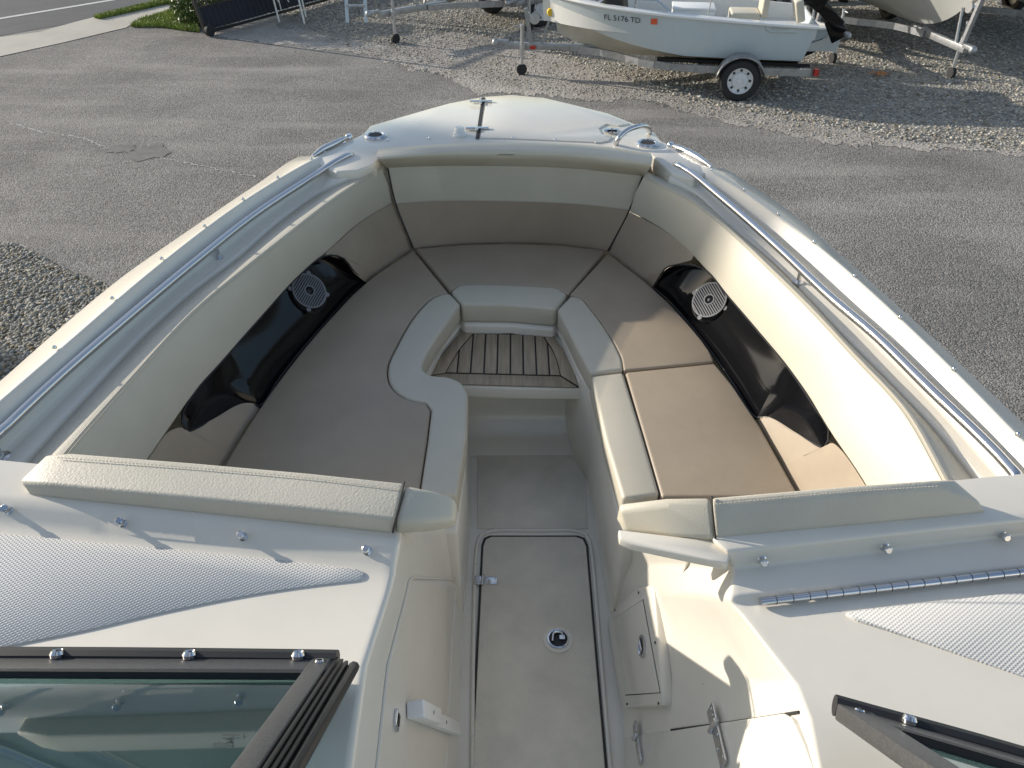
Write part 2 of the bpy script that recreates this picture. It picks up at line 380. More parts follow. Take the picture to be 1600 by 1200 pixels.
# crack and stain on the lot
mat('crack_fill', (.42, .40, .37), .9); mat('oil_stain', (.20, .188, .17), .8, var=.4, vscale=5)
def strip(name, px, wd, m_):
    c_ = spline(PL(px, .004), 120); V = []; F = []
    for i, p in enumerate(c_):
        t = (c_[min(i+1, 119)]-c_[max(i-1, 0)]).normalized(); n_ = Vector((-t.y, t.x, 0)); p = p+n_*random.gauss(0, .018); w_ = wd*random.uniform(.2, 1.3); V += [p-n_*w_, p+n_*w_]
    F = [(2*i, 2*i+1, 2*i+3, 2*i+2) for i in range(119)]; o = mk(name, V, F, m_, smooth=False); o['kind'] = 'structure'
strip('pavement_crack', [(10, 190), (60, 204), (130, 216), (165, 229), (200, 237), (260, 248), (330, 262), (400, 276)], .012, 'crack_fill')
for (u, v, a_, b_) in ((232, 238, .26, .20), (190, 232, .20, .10)):
    c_ = P(u, v, .005); struct('oil_stain', [c_+Vector((math.cos(q)*a_*random.uniform(.7, 1.2), math.sin(q)*b_*1.5*random.uniform(.6, 1.2), 0)) for q in [k*2*math.pi/26 for k in range(26)]], 'oil_stain')
# ================================================================== BOW-RIDER BOAT
boat = thing('bowrider_boat', 'large cream bow-rider boat with padded bow seats and stainless rails', 'boat', (0.05, 1.8, 0))
def mirror_free(): pass
ZC, ZO, ZCH = 2.425, 2.358, 2.338           # crest, outer edge, channel heights
p_g0 = PL([(487, 243), (470, 243), (400, 288), (330, 335), (235, 400), (181, 439), (93, 512), (0, 594), (-150, 722)], ZO)
p_g1 = PL([(500, 243, 2.40), (487, 250, 2.42), (434, 280), (380, 314), (320, 357), (221, 436), (113, 529), (14, 614), (-125, 735)], ZC)
p_g2 = PL([(560, 268, 2.385), (520, 286, 2.36), (500, 297), (430, 347), (370, 400), (300, 452), (221, 523), (136, 614), (77, 678), (-10, 775)], ZCH)
s_g0 = PL([(1112, 260), (1130, 262), (1170, 286), (1224, 322), (1294, 379), (1372, 449), (1451, 520), (1529, 594), (1600, 660), (1760, 812)], ZO)
s_g1 = PL([(1098, 258, 2.40), (1112, 266, 2.42), (1163, 297), (1216, 335), (1272, 379), (1335, 432), (1406, 497), (1490, 578), (1590, 680), (1730, 824)], ZC)
s_g2 = PL([(1046, 276, 2.385), (1085, 298, 2.36), (1137, 347), (1208, 406), (1263, 461), (1325, 528), (1404, 606), (1470, 675), (1511, 725), (1580, 806)], ZCH)
def back(c, dx):
    e = c[-1]; return c + [Vector((e.x+dx*.4, e.y-.7, e.z)), Vector((e.x+dx, -.7, e.z))]
N = 64
def gunwale(g0, g1, g2, sgn, name):
    A = spline(back(g0, sgn*.06), N); B = spline(back(g1, sgn*.06), N); C = spline(back(g2, sgn*.06), N)
    mid = [b.lerp(c, .45) for b, c in zip(B, C)]
    for i, p in enumerate(mid): p.z = max(ZCH, C[i].z-.002) if i < 6 else ZCH
    low = [Vector((p.x+sgn*.012, p.y, p.z-.10)) for p in A]
    inn = [Vector((p.x-sgn*.006, p.y, p.z-.09)) for p in C]
    V, F = loft_data([low, A, B, mid, C, inn]); return mk(name, V, F, 'gelcoat', boat, bevel=.010, seg=4), A, B, C
gw_p, A_p, B_p, C_p = gunwale(p_g0, p_g1, p_g2, -1, 'gunwale')
gw_s, A_s, B_s, C_s = gunwale(s_g0, s_g1, s_g2, 1, 'gunwale')
# deck
deck_out = [(480, 249), (520, 230), (548, 218), (566, 209), (577, 196), (640, 178), (700, 161), (755, 150.5), (800, 147.5), (850, 152), (880, 159), (950, 176), (992, 193), (1024, 207), (1034, 220), (1060, 232), (1090, 249), (1116, 265)]
deck_in = [(1085, 280), (1050, 270), (1030, 252), (1016, 240), (985, 236), (800, 230), (610, 236), (594, 246), (586, 256), (560, 266), (525, 268)]
dz = 2.398
dtop = PL(deck_out, dz)+PL(deck_in, dz)
slab('bow_deck', dtop, .07, 'gelcoat', boat, bevel=.010)
# hull
outl = list(reversed(A_p)) + [p - Vector((0, 0, .04)) for p in PL(deck_out[2:-2], 2.37)] + A_s
def ring(k, z, pull):
    out = []
    for p in outl:
        f = max(0, (p.y-1.5)/2.4); out.append(Vector((.06+(p.x-.06)*(k-.25*f*f*(1-k)*3), p.y-pull*f*f, z)))
    return out
top = [Vector((.06+(p.x-.06)*.992, p.y-.012*max(0, p.y-1.5)/2.4, p.z-.02)) for p in outl]
V, F = loft_data([top, ring(.97, 2.05, .15), ring(.90, 1.6, .5), ring(.80, 1.15, .9), ring(.42, .85, 1.3), ring(.02, .68, 1.6)])
mk('hull', V, F, 'gelcoat', boat, ang=60)
# anchor-locker lid on the deck
lid = PL([(760, 153), (800, 150.5), (850, 155), (880, 162), (950, 179), (985, 193), (966, 196), (948, 193), (936, 200), (940, 209), (957, 213), (950, 220), (938, 222), (800, 216), (751, 215)], dz+.006)
slab('anchor_locker_lid', lid, .012, 'gelcoat', boat, bevel=.003)
gp_ = PL([(753, 152), (758, 152), (749, 217), (743, 217)], dz+.0035)
mk('lid_gap', gp_, [(0, 1, 2, 3)], 'seam_dark', boat, smooth=False)
for (u, v) in ((751, 158), (745, 200)):
    h = mk('hinge', *merge(box_data(P(u-9, v, dz+.009), (.05, .022, .007)), box_data(P(u+10, v, dz+.011), (.05, .022, .007)), tube_data([P(u, v+4, dz+.012), P(u, v-4, dz+.012)], .006)), 'stainless', boat, bevel=.002)
def lathe(name, c, prof, m, parent, rot=I3, n=24, **kw): return mk(name, *lathe_data(c, rot, prof, n), m, parent, **kw)
for (u, v) in ((587, 214), (1012, 226)):
    c = P(u, v, dz)
    r_ = lathe('cup_holder', c, [(.050, 0), (.050, .006), (.044, .012), (.036, .013), (.031, .008), (.030, .002)], 'stainless', boat)
    lathe('cup_well', c, [(.030, .001), (.030, .0095)], 'seam_dark', r_, n=20)
lathe('anchor_light_base', P(718, 212, dz), [(.030, 0), (.030, .012), (.022, .016), (.021, .034), (.018, .038)], 'white_plastic', boat)
lt = lathe('lid_latch', P(956, 204, dz+.007), [(.036, 0), (.036, .003), (.030, .005)], 'stainless', boat)
mk('latch_pull', *merge(tube_data([P(949, 204, dz+.014), P(964, 204, dz+.014)], .004), tube_data([P(956, 201, dz+.014), P(957, 207, dz+.014)], .003)), 'black_rubber', lt)
tube('grab_rail', spline(PL([(962, 226, dz), (966, 217, dz+.035), (978, 205, dz+.06), (995, 198, dz+.07), (1008, 197.5, dz+.058), (1015, 203, dz+.03), (1015, 208, dz)]), 28), .011, 'stainless', boat, n=12)
for pts in ([(545, 213), (536, 218), (520, 226), (505, 233), (488, 243)], [(1048, 226), (1058, 230), (1075, 238), (1092, 247), (1112, 259)]):
    w3 = PL(pts, 2.405); w3[0].z = w3[-1].z = 2.40
    for q in w3: q.z += .001
    body = tube_data(spline(w3, 20), [.007+.008*math.sin(math.pi*i/19) for i in range(20)], 10)
    feet = [lathe_data(Vector((w3[k].x, w3[k].y, 2.392)), I3, [(.013, 0), (.009, .012)], 10) for k in (1, 3)]
    knob = lathe_data(Vector((w3[0].x, w3[0].y, 2.395)), I3, [(.017, 0), (.017, .012), (.011, .020)], 14)
    mk('cleat', *merge(body, *feet, knob), 'stainless', boat, ang=50)
# stud / screws on gunwale crest and deck edge
for lst in ([(487, 249), (434, 278), (380, 312), (320, 354), (253, 405), (176, 467), (86, 544)], [(1112, 266), (1163, 297), (1216, 335), (1272, 379), (1335, 432), (1406, 497), (1490, 578), (1590, 680)]):
    for (u, v) in lst: lathe('snap_stud', P(u, v, ZC-.002), [(.006, 0), (.006, .004), (.0035, .008)], 'stainless', boat, n=10)
for (u, v) in ((605, 220), (671, 217), (801, 217), (867, 219.5), (931, 224)): lathe('snap_stud', P(u, v, dz), [(.006, 0), (.006, .005), (.004, .009)], 'stainless', boat, n=10)
# rails
def rail(px, posts, zr=2.386):
    w3 = PL(px, zr)
    w3[0].z = zr+.014; w3[1].z = zr+.016; w3[2].z = zr+.006; a = w3[0].copy(); a.z = 2.38; a.y += .012
    b = w3[-1].copy(); b.z = ZCH
    o = tube('bow_rail', spline([a]+w3+[b], 90), .0135, 'stainless', boat, n=14)
    for q in (a, b): mk('rail_flange', *lathe_data(Vector((q.x, q.y, q.z if q is a else ZCH-.004)), I3, [(.027, 0), (.026, .007), (.016, .012)], 18), 'stainless', o)
    for (u, v) in posts:
        q = P(u, v, zr); mk('rail_post', *merge(tube_data([q, Vector((q.x, q.y, ZCH))], .007), lathe_data(Vector((q.x, q.y, ZCH-.004)), I3, [(.018, 0), (.017, .008)], 14)), 'stainless', o)
rail([(549, 247), (530, 256), (500, 271), (400, 334), (300, 413), (198, 498), (96, 586), (14, 663), (-14, 692)], [(337, 383)])
rail([(1055, 263), (1072, 272), (1137, 320), (1216, 387), (1294, 461), (1372, 528), (1451, 606), (1537, 688), (1572, 725), (1592, 752)], [(1252, 421)])
# ---------------- coaming pads
ZS = 2.0; Z3 = 2.364; Z4 = 2.19
p_roll = PL([(588, 258), (560, 268), (515, 292), (432, 350), (372, 404), (302, 456), (223, 527), (138, 618), (79, 682), (0, 772)], 2.318)
p_g3 = PL([(596, 262), (568, 280), (520, 312), (430, 382), (370, 430), (300, 490), (198, 600), (110, 700), (50, 775)], Z3)
p_g4 = PL([(612, 318), (565, 346), (512, 393), (464, 434), (406, 498), (347, 565), (302, 617), (270, 662), (237, 710), (190, 775)], Z4)
s_roll = PL([(1012, 268), (1048, 280), (1087, 300), (1137, 350), (1206, 409), (1261, 464), (1322, 531), (1401, 609), (1467, 678), (1508, 728), (1570, 806)], 2.318)
s_g3 = PL([(1006, 276), (1026, 286), (1080, 314), (1130, 352), (1192, 410), (1271, 488), (1333, 555), (1412, 641), (1471, 744), (1500, 800)], Z3)
s_g4 = PL([(984, 331), (997, 337), (1032, 357), (1080, 397), (1140, 466), (1187, 521), (1233, 577), (1274, 638), (1298, 677), (1347, 750), (1375, 800)], Z4)
p_g5 = PL([(645, 388), (575, 437), (522, 489), (464, 556), (406, 635), (352, 722), (322, 775)], ZS-.02)
s_g5 = PL([(951, 394), (1020, 448), (1070, 498), (1108, 545), (1146, 600), (1186, 660), (1240, 757), (1262, 800)], ZS-.02)
def pad(roll, g3, g4, sgn):
    a = spline(roll, N); b = spline(g3, N); c = spline(g4, N)
    hid = [p-Vector((0, 0, .05)) for p in a]
    crest = [x.lerp(y, .72)+Vector((0, 0, .010)) for x, y in zip(a, b)]
    m = [x.lerp(y, .5)+Vector((-sgn*.006, 0, .006)) for x, y in zip(b, c)]
    inn = [p+Vector((sgn*.03, 0, -.012)) for p in c]
    V, F = loft_data([hid, a, crest, b, m, c, inn]); o = mk('coaming_pad', V, F, 'vinyl_cream', boat, bevel=.006, ang=60)
    for k in (-.004, .007):
        s2 = [p + (q-p).normalized()*k + Vector((-sgn*.0005, 0, .0015)) for p, q in zip(b, c)]
        mk('seam', *tube_data(s2, .0016, 5), 'thread', o)
    return b, c
b_p, c_p = pad(p_roll, p_g3, p_g4, -1); b_s, c_s = pad(s_roll, s_g3, s_g4, 1)
def panel(name, tops, bots, m, n=14, parent=None, off=0):
    t = spline(tops, n); b = spline(bots, n); V, F = loft_data([t, [x.lerp(y, .5) for x, y in zip(t, b)], b]); return mk(name, V, F, m, parent or boat)
# tan panels fore and aft of the pods
def surf_z(a, b, u, v, z): return P(u, v, z)
panel('side_backrest', PL([(612, 318), (565, 346), (530, 377), (508, 399), (534, 402), (551, 425), (569, 437)][:4], Z4) + PL([(535, 402, 2.15), (552, 425, 2.07), (570, 440, 1.99)]),
      PL([(645, 388), (630, 397), (617, 407), (605, 416), (595, 423), (584, 431), (572, 441)], ZS-.02), 'vinyl_tan', n=26)
panel('side_backrest', PL([(405, 634, 1.99), (394, 630, 2.005), (377, 631, 2.025), (333, 655, 2.075), (292, 675, 2.13), (283, 668, 2.165), (262, 676, Z4), (237, 710, Z4), (200, 762, Z4)]), PL([(406, 636, ZS-.02), (402, 642), (397, 650), (388, 662), (378, 678), (370, 691), (363, 703), (352, 722), (325, 768)], ZS-.02), 'vinyl_tan', n=60)
panel('side_backrest', PL([(984, 331), (1032, 357), (1058, 376), (1085, 403)], Z4) + PL([(1046, 416, 2.13), (1034, 428, 2.07), (1022, 447, 1.99)]),
      PL([(951, 394), (967, 406), (977, 414), (988, 422), (998, 430), (1009, 439), (1020, 448)], ZS-.02), 'vinyl_tan', n=26)
panel('side_backrest', PL([(1183, 653, 1.99), (1194, 651, 2.005), (1207, 654, 2.025), (1245, 677, 2.075), (1287, 701, 2.13), (1298, 692, 2.165), (1315, 704, Z4), (1347, 750, Z4), (1370, 790, Z4)]), PL([(1182, 654, ZS-.02), (1186, 660), (1192, 671), (1202, 689), (1212, 706), (1220, 720), (1228, 735), (1240, 757), (1258, 790)], ZS-.02), 'vinyl_tan', n=60)
def on_wall(rows, u, v):                             # where the photograph's line of sight meets the wall
    d = ray(u, v); best = None
    for j in range(len(rows)-1):
        for i in range(len(rows[0])-1):
            for tri in ((rows[j][i], rows[j][i+1], rows[j+1][i]), (rows[j+1][i+1], rows[j][i+1], rows[j+1][i])):
                n = (tri[1]-tri[0]).cross(tri[2]-tri[0]); den = n.dot(d)
                if abs(den) < 1e-9: continue
                t = n.dot(tri[0]-CAM)/den; p = CAM+d*t
                ok = True
                for k in range(3):
                    if (tri[(k+1) % 3]-tri[k]).cross(p-tri[k]).dot(n) < -1e-6*n.length: ok = False
                if ok and (best is None or t < best[0]): best = (t, p)
    return best[1] if best else None
# speaker pods: recessed black mouldings
def pod(top_px, bot_px, sgn, spk):
    n = 40; T = spline(PL(top_px), n); B = spline(PL(bot_px), n); rows = [[] for _ in range(7)]
    for i in range(n):
        s = i/(n-1); e = min(1, 6*s, 3.2*(1-s))**1.2; t, b = T[i], B[i]
        d = Vector((t.x-b.x, t.y-b.y, 0)); d = Vector((sgn, 0.12, 0)).normalized()
        rows[0].append(b + Vector((0, 0, -.01))); rows[1].append(b.lerp(t, .03)+d*.003*e)
        rows[2].append(b.lerp(t, .46) + d*.030*e - Vector((0, 0, .020*e))); rows[3].append(b.lerp(t, .54) + d*.040*e - Vector((0, 0, .018*e)))
        rows[4].append(b.lerp(t, .86) + d*.085*e); rows[5].append(t + d*.085*e - Vector((0, 0, .008)))
        rows[6].append(t + d*.004 + Vector((0, 0, -.004)))
    V, F = loft_data(rows); o = mk('speaker_pod', V, F, 'black_gloss', boat, bevel=.006, seg=3)
    mk('pod_trim', *merge(tube_data(T, .003, 6), tube_data(B, .004, 6)), 'black_rubber', o)
    (u, v, z, rad) = spk; nrm = Vector((-sgn*.62, -.42, .66)).normalized(); c = on_wall(rows, u, v)+nrm*.016; rot = frame(nrm, (0, 1, 0))
    sp = mk('speaker', *lathe_data(c, rot, [(rad*1.28, -.05), (rad*1.22, -.012), (rad*1.12, -.008), (rad*1.04, .002)], 32), 'black_rubber', o)
    parts = []
    for k in range(-7, 8):
        y = k*rad/7.8; hw = math.sqrt(max(rad*rad-y*y, 0))*.98
        for (x0, x1) in (((-hw, hw),) if abs(y) > rad*.27 else ((-hw, -math.sqrt((rad*.27)**2-y*y)), (math.sqrt((rad*.27)**2-y*y), hw))):
            parts.append(box_data(c+rot @ Vector(((x0+x1)/2, y, .010)), (max(x1-x0, .002), rad*.06, .005), rot))
    def ringd(r0, r1, h, nn=32):
        return lathe_data(c, rot, [(r0, h), (r0, h+.006), (r1, h+.006), (r1, h)], nn)
    def openring(r0, r1, h):
        V, F = ringd(r0, r1, h); return V, F[:-2]
    parts += [openring(rad*.95, rad*1.03, .006), openring(rad*.25, rad*.32, .008)]
    for q in (.5, 2.1, 3.6, 5.2): parts.append(lathe_data(c+rot @ Vector((math.cos(q)*rad*1.1, math.sin(q)*rad*1.1, .002)), rot, [(.010, 0), (.009, .006)], 10))
    mk('speaker_grille', *merge(*parts), 'grille_grey', sp, smooth=False)
    mk('speaker_cone', *lathe_data(c, rot, [(rad*.24, .002), (rad*.2, .006), (rad*.08, .011)], 20), 'black_rubber', sp)
pod([(571, 438, 1.985), (553, 424, 2.07), (536, 403, 2.15), (508, 400, Z4), (464, 434, Z4), (406, 498, Z4), (347, 565, Z4), (304, 614, Z4), (286, 645, 2.17), (284, 660, 2.15), (293, 675, 2.12)],
    [(572, 439, 1.98), (550, 458, 1.98), (522, 489, 1.98), (464, 556, 1.98), (435, 594, 1.98), (406, 635, 1.985), (394, 631, 2.0), (377, 632, 2.02), (333, 656, 2.07), (295, 675, 2.12)], -1, (479, 458, 2.06, .068))
pod([(1021, 448, 1.985), (1033, 428, 2.07), (1045, 416, 2.13), (1095, 418, Z4), (1140, 466, Z4), (1187, 521, Z4), (1233, 577, Z4), (1274, 638, Z4), (1296, 673, 2.17), (1294, 690, 2.15), (1287, 701, 2.12)],
    [(1020, 449, 1.98), (1041, 466, 1.98), (1070, 498, 1.98), (1108, 545, 1.98), (1146, 600, 1.98), (1182, 653, 1.985), (1194, 652, 2.0), (1207, 655, 2.02), (1245, 678, 2.07), (1285, 701, 2.12)], 1, (1113, 472, 2.06, .068))
# front backrest
fb = [PL([(592, 232), (700, 224), (800, 222), (920, 226), (1016, 238)], 2.415), PL([(588, 240), (700, 229), (800, 227), (920, 231), (1020, 246)], 2.445),
      PL([(590, 248), (700, 238), (800, 236), (920, 242), (1018, 256)], 2.44), PL([(596, 254), (700, 248), (800, 247), (900, 251), (1014, 265)], 2.41), PL([(604, 262), (700, 259), (800, 260), (900, 264), (1006, 275)], 2.355)]
f2 = [PL([(606, 263), (700, 260), (800, 261), (900, 265), (1004, 276)], 2.35), PL([(618, 317), (700, 313), (800, 314), (900, 318), (984, 327)], 2.195), ]
f3 = [PL([(618, 317), (700, 313), (800, 314), (900, 318), (984, 327)], 2.195), PL([(646, 388), (720, 381), (800, 379), (880, 382), (950, 392)], 1.99)]
top_ = loft('bow_headrest', [[p-Vector((0, 0, .06)) for p in fb[0]]]+fb+[[p+Vector((0, .03, -.01)) for p in fb[-1]]], 'vinyl_cream', boat, n=48, bevel=.018, seg=5)
# closed ends of the headrest
for e in (0, -1):
    pts = [c[e] for c in fb]; ctr = pts[0]
    mk('headrest_end', pts+[pts[0]-Vector((0, 0, .06)), pts[-1]+Vector((0, .05, -.01))], [(0, 1, 2, 3, 4, 6, 5)], 'vinyl_cream', top_, smooth=False)
up = loft('bow_backrest', [[p+Vector((0, .02, .03)) for p in f2[0]]]+f2, 'vinyl_cream', boat, n=40); loft('lower_panel', f3, 'vinyl_tan', up, n=40)
tube('seam', [p+Vector((0, -.002, 0)) for p in spline(f3[0], 40)], .002, 'thread', up, n=5)
tube('joint_gap', spline([f2[0][0], f2[1][0], f3[1][0]], 12), .004, 'seam_dark', up, n=6); tube('joint_gap', spline([f2[0][-1], f2[1][-1], f3[1][-1]], 12), .004, 'seam_dark', up, n=6)
# ---------------- seat cushions (lift out): things of their own
def cushion(name, label, tan, cream, z=ZS, group='seat cushions in the bow'):
    ctr = sum((Vector(p) for p in tan), Vector())/len(tan)
    t = thing(name, label, 'cushion', (ctr.x, ctr.y, z-.09), 0, group)
    a = slab('seat_top', tan, .085, 'vinyl_tan', t, bevel=.010, seg=4)
    if cream: slab('front_bolster', cream, .085, 'vinyl_cream', t, bevel=.012, seg=4); 
    return t
pin = [(702, 457), (680, 463), (650, 491), (620, 541), (606, 575), (613, 605), (640, 624), (666, 628)]
pin2 = [(674, 640), (668, 690), (655, 775)]
pc = spline(PL(pin, ZS), 24) + PL(pin2, ZS)
tanp = [p for p in spline(PL([(646, 390), (575, 438), (522, 490), (464, 557), (406, 636), (352, 723), (322, 778)], ZS), 24)] + PL([(500, 790), (654, 776)], ZS)[:1] + [p+Vector((-.003, 0, 0)) for p in reversed(pc)]
pe = spline(PL([(719, 474), (700, 502), (680, 530), (664, 558), (660, 574), (672, 585), (700, 588), (722, 598), (731, 616)], ZS), 30) + PL([(729, 680), (714, 774)], ZS)
port = cushion('seat_cushion', 'long grey-tan seat cushion in shade with S-curved cream front bolster', tanp, pc + list(reversed(pe)))
fc_ = spline(PL([(705, 455), (718, 446), (746, 444), (839, 447), (870, 450), (886, 459)], ZS), 20)
front = cushion('seat_cushion', 'short bow seat cushion across the point with cream front roll', PL([(704, 454)], ZS) + PL([(649, 388), (720, 382), (800, 380), (880, 383), (946, 391), (888, 459)], ZS) + list(reversed(fc_[1:-1])), fc_ + PL([(869, 480), (867, 482), (800, 476), (722, 475), (720, 472)], ZS))
sc = spline(PL([(891, 462), (906, 464), (926, 486), (951, 521), (971, 558), (974, 577)], ZS), 20)
star = cushion('seat_cushion', 'curved tan seat cushion half in sun beside starboard speaker, cream front bolster', PL([(890, 460), (949, 396)], ZS)+spline(PL([(952, 397), (1020, 450), (1070, 500), (1108, 547), (1116, 565)], ZS), 14)+PL([(975, 578)], ZS)+list(reversed(sc[1:-1])), sc + PL([(923, 583), (906, 552), (886, 512), (871, 483)], ZS))
fill = cushion('seat_cushion', 'square sunlit tan filler cushion with straight cream front bolster', PL([(977, 581), (1117, 567), (1146, 602), (1186, 662), (1241, 760), (1250, 776), (1034, 776)], ZS), PL([(923, 587), (974, 581), (1003, 675), (1031, 772), (973, 779), (945, 684)], ZS))
def under(name, pts, z0, z1, inset, m='gelcoat'):
    c = sum(pts, Vector())/len(pts); top = []
    for p in pts:
        d = (c-p); d.z = 0; q = p + d.normalized()*inset; q.z = z0; top.append(q)
    return slab(name, top, z0-z1, m, boat, bevel=.012)
under('seat_base', tanp[:-len(pc)] + list(reversed(PL([(664, 640)], ZS) + pe[-14:])) if False else PL([(640, 400), (420, 640), (350, 740), (330, 800), (714, 800), (727, 700), (729, 612), (700, 594), (668, 592), (655, 575), (690, 505), (716, 470), (690, 430)], ZS), ZS-.088, 1.45, .006)
under('seat_base', PL([(955, 402), (1110, 548), (1186, 662), (1262, 800), (978, 800), (968, 775), (928, 590), (905, 555), (876, 490), (900, 455)], ZS), ZS-.088, 1.45, .006)
under('seat_base', PL([(655, 395), (700, 384), (900, 384), (940, 395), (868, 486), (800, 480), (722, 479)], ZS), ZS-.088, 1.45, .006)
# ---------------- teak step
zt = 1.87
plat = spline(PL([(726, 500), (860, 507)], zt-.004), 3) + spline(PL([(866, 512), (888, 545), (903, 580), (910, 607)], zt-.004), 8) + PL([(800, 606), (690, 602), (650, 592), (670, 560), (706, 522)], zt-.004)
slab('step_platform', plat, .055, 'gelcoat', boat, bevel=.008)
rim = spline(PL([(664, 580), (684, 550), (706, 523), (722, 505), (760, 499), (828, 501), (864, 508), (884, 534), (900, 570), (909, 600)], zt+.012), 50)
tube('step_rim', rim, .014, 'gelcoat', boat, n=10)
step = slab('teak_step', PL([(730, 508), (858, 514), (879, 545), (895, 578), (904, 605), (800, 602), (690, 599), (655, 590), (672, 577), (700, 542)], zt), .004, 'caulk', boat, bevel=0)
def clip(poly, a, nrm):                              # keep the side where (p-a).n >= 0
    out = []
    for i in range(len(poly)):
        p, q = poly[i], poly[(i+1) % len(poly)]; dp, dq = (p-a).dot(nrm), (q-a).dot(nrm)
        if dp >= 0: out.append(p)
        if (dp > 0) != (dq > 0) and abs(dp-dq) > 1e-9: out.append(p.lerp(q, dp/(dp-dq)))
    return out
zk = zt+.004; g = .0032
inner = PL([(740, 520.5), (847, 523.5), (863, 547), (870, 565), (875, 586.5), (697, 582), (718, 546)], zk)
xs = [P(u, 584, zk).x for u in (693, 714, 735, 756, 776.6, 797.4, 818, 838.5, 858.7, 879)]
for x0, x1 in zip(xs, xs[1:]):
    pl = clip(clip(inner, Vector((x0+g, 0, 0)), Vector((1, 0, 0))), Vector((x1-g, 0, 0)), Vector((-1, 0, 0)))
    if len(pl) > 2:
        c = sum(pl, Vector())/len(pl); pl = [p+(Vector((0, (c.y-p.y), 0)).normalized()*g if abs(c.y-p.y) > 1e-4 else Vector()) for p in pl]
        slab('plank', pl, .0035, 'teak', step, bevel=.0006, seg=1)
def brd(px): slab('border_plank', PL(px, zk), .0035, 'teak', step, bevel=.0006, seg=1)
brd([(731, 508.5), (857, 514.5), (848, 522), (741, 519)]); brd([(859, 515), (879, 545), (895, 578), (903, 602), (876.5, 586), (871.5, 565), (864.5, 547), (849, 523)])
brd([(902, 605), (800, 602), (690, 599), (660, 590), (696, 583.5), (875, 588)]); brd([(729, 509), (739, 520), (716.5, 546), (695.5, 582), (657, 589), (673, 577), (701, 542)])
# riser under the step, floor, hatch
ZF = 1.5
def pt(x, y, z): return Vector((x, y, z))
V, F = loft_data([[pt(x, 2.40, 1.83) for x in (-.2, .1, .34)], [pt(x, 2.41, 1.60) for x in (-.2, .1, .34)], [pt(x, 2.36, 1.525) for x in (-.2, .1, .34)], [pt(x, 2.26, 1.502) for x in (-.2, .1, .34)]])
mk('step_riser', V, F, 'gelcoat', boat, bevel=.03, seg=4)
slab('cockpit_sole', [pt(-.3, 2.5, ZF), pt(.5, 2.5, ZF), pt(.6, -.6, ZF), pt(-.4, -.6, ZF)], .05, 'gelcoat', boat, bevel=0)
slab('floor_panel', PL([(746, 700), (906, 700), (914, 745), (919, 826), (746, 826)], ZF+.003), .004, 'nonskid_floor', boat, bevel=.001)
hl = P(755, 842, 1.5); 
hatch = PL([(768, 838), (900, 838), (911, 842), (916, 853), (930, 1020), (946, 1205), (950, 1260), (736, 1260), (738, 1205), (748, 1000), (755, 853), (759, 842)], ZF+.010)
grv = [p + Vector((.007 if p.x > .08 else -.007, .008 if p.y > 1.2 else -.01, -.0045)) for p in hatch]
slab('hatch_gap', grv, .004, 'seam_dark', boat, bevel=0)
hat = slab('floor_hatch', hatch, .008, 'nonskid_floor', boat, bevel=.004)
# raised sill around hatch head
tube('floor_sill', spline(PL([(738, 1205), (740, 1000), (746, 850), (752, 836), (766, 830), (840, 829), (903, 830), (917, 837), (922, 850), (938, 1020), (954, 1205)], ZF+.002), 60), .007, 'gelcoat', boat, n=8)
c = P(872, 1000, ZF+.011)
la = lathe('hatch_latch', c, [(.046, 0), (.046, .003), (.034, .0035)], 'gelcoat', hat, n=28)
lathe('latch_ring', c, [(.034, 0), (.034, .008), (.029, .009), (.027, .004)], 'stainless', hat, n=28)
mk('latch_cup', *lathe_data(c, I3, [(.027, .0045), (.026, .006)], 24), 'black_rubber', hat)
mk('latch_handle', *merge(tube_data(spline([c+Vector((-.018, -.012, .012)), c+Vector((-.012, .016, .014)), c+Vector((.008, .02, .014)), c+Vector((.018, -.004, .012))], 14), .004), box_data(c+Vector((.012, 0, .012)), (.016, .014, .008))), 'stainless', hat)
def strap_hinge(name, a, b, wd, parent, nrm=Vector((0, 0, 1))):
    a, b = Vector(a), Vector(b); t = (b-a); s = nrm.cross(t).normalized(); mid = a.lerp(b, .36)
    parts = [bar_data(a, mid, wd, .005, nrm), bar_data(mid, b, wd*.85, .005, nrm), tube_data([mid-s*wd*.6+nrm*.004, mid+s*wd*.6+nrm*.004], .0065, 8)]
    for k in (.08, .2, .55, .72, .92): parts.append(lathe_data(a.lerp(b, k)+s*(wd*.2 if int(k*100) % 3 else -wd*.2)+nrm*.0025, frame(nrm, t), [(.0045, 0), (.003, .002)], 8))
    return mk(name, *merge(*parts), 'stainless', parent, smooth=False, bevel=.0015)
strap_hinge('hinge', P(741, 907, ZF+.008), P(777, 908, ZF+.014), .034, hat)
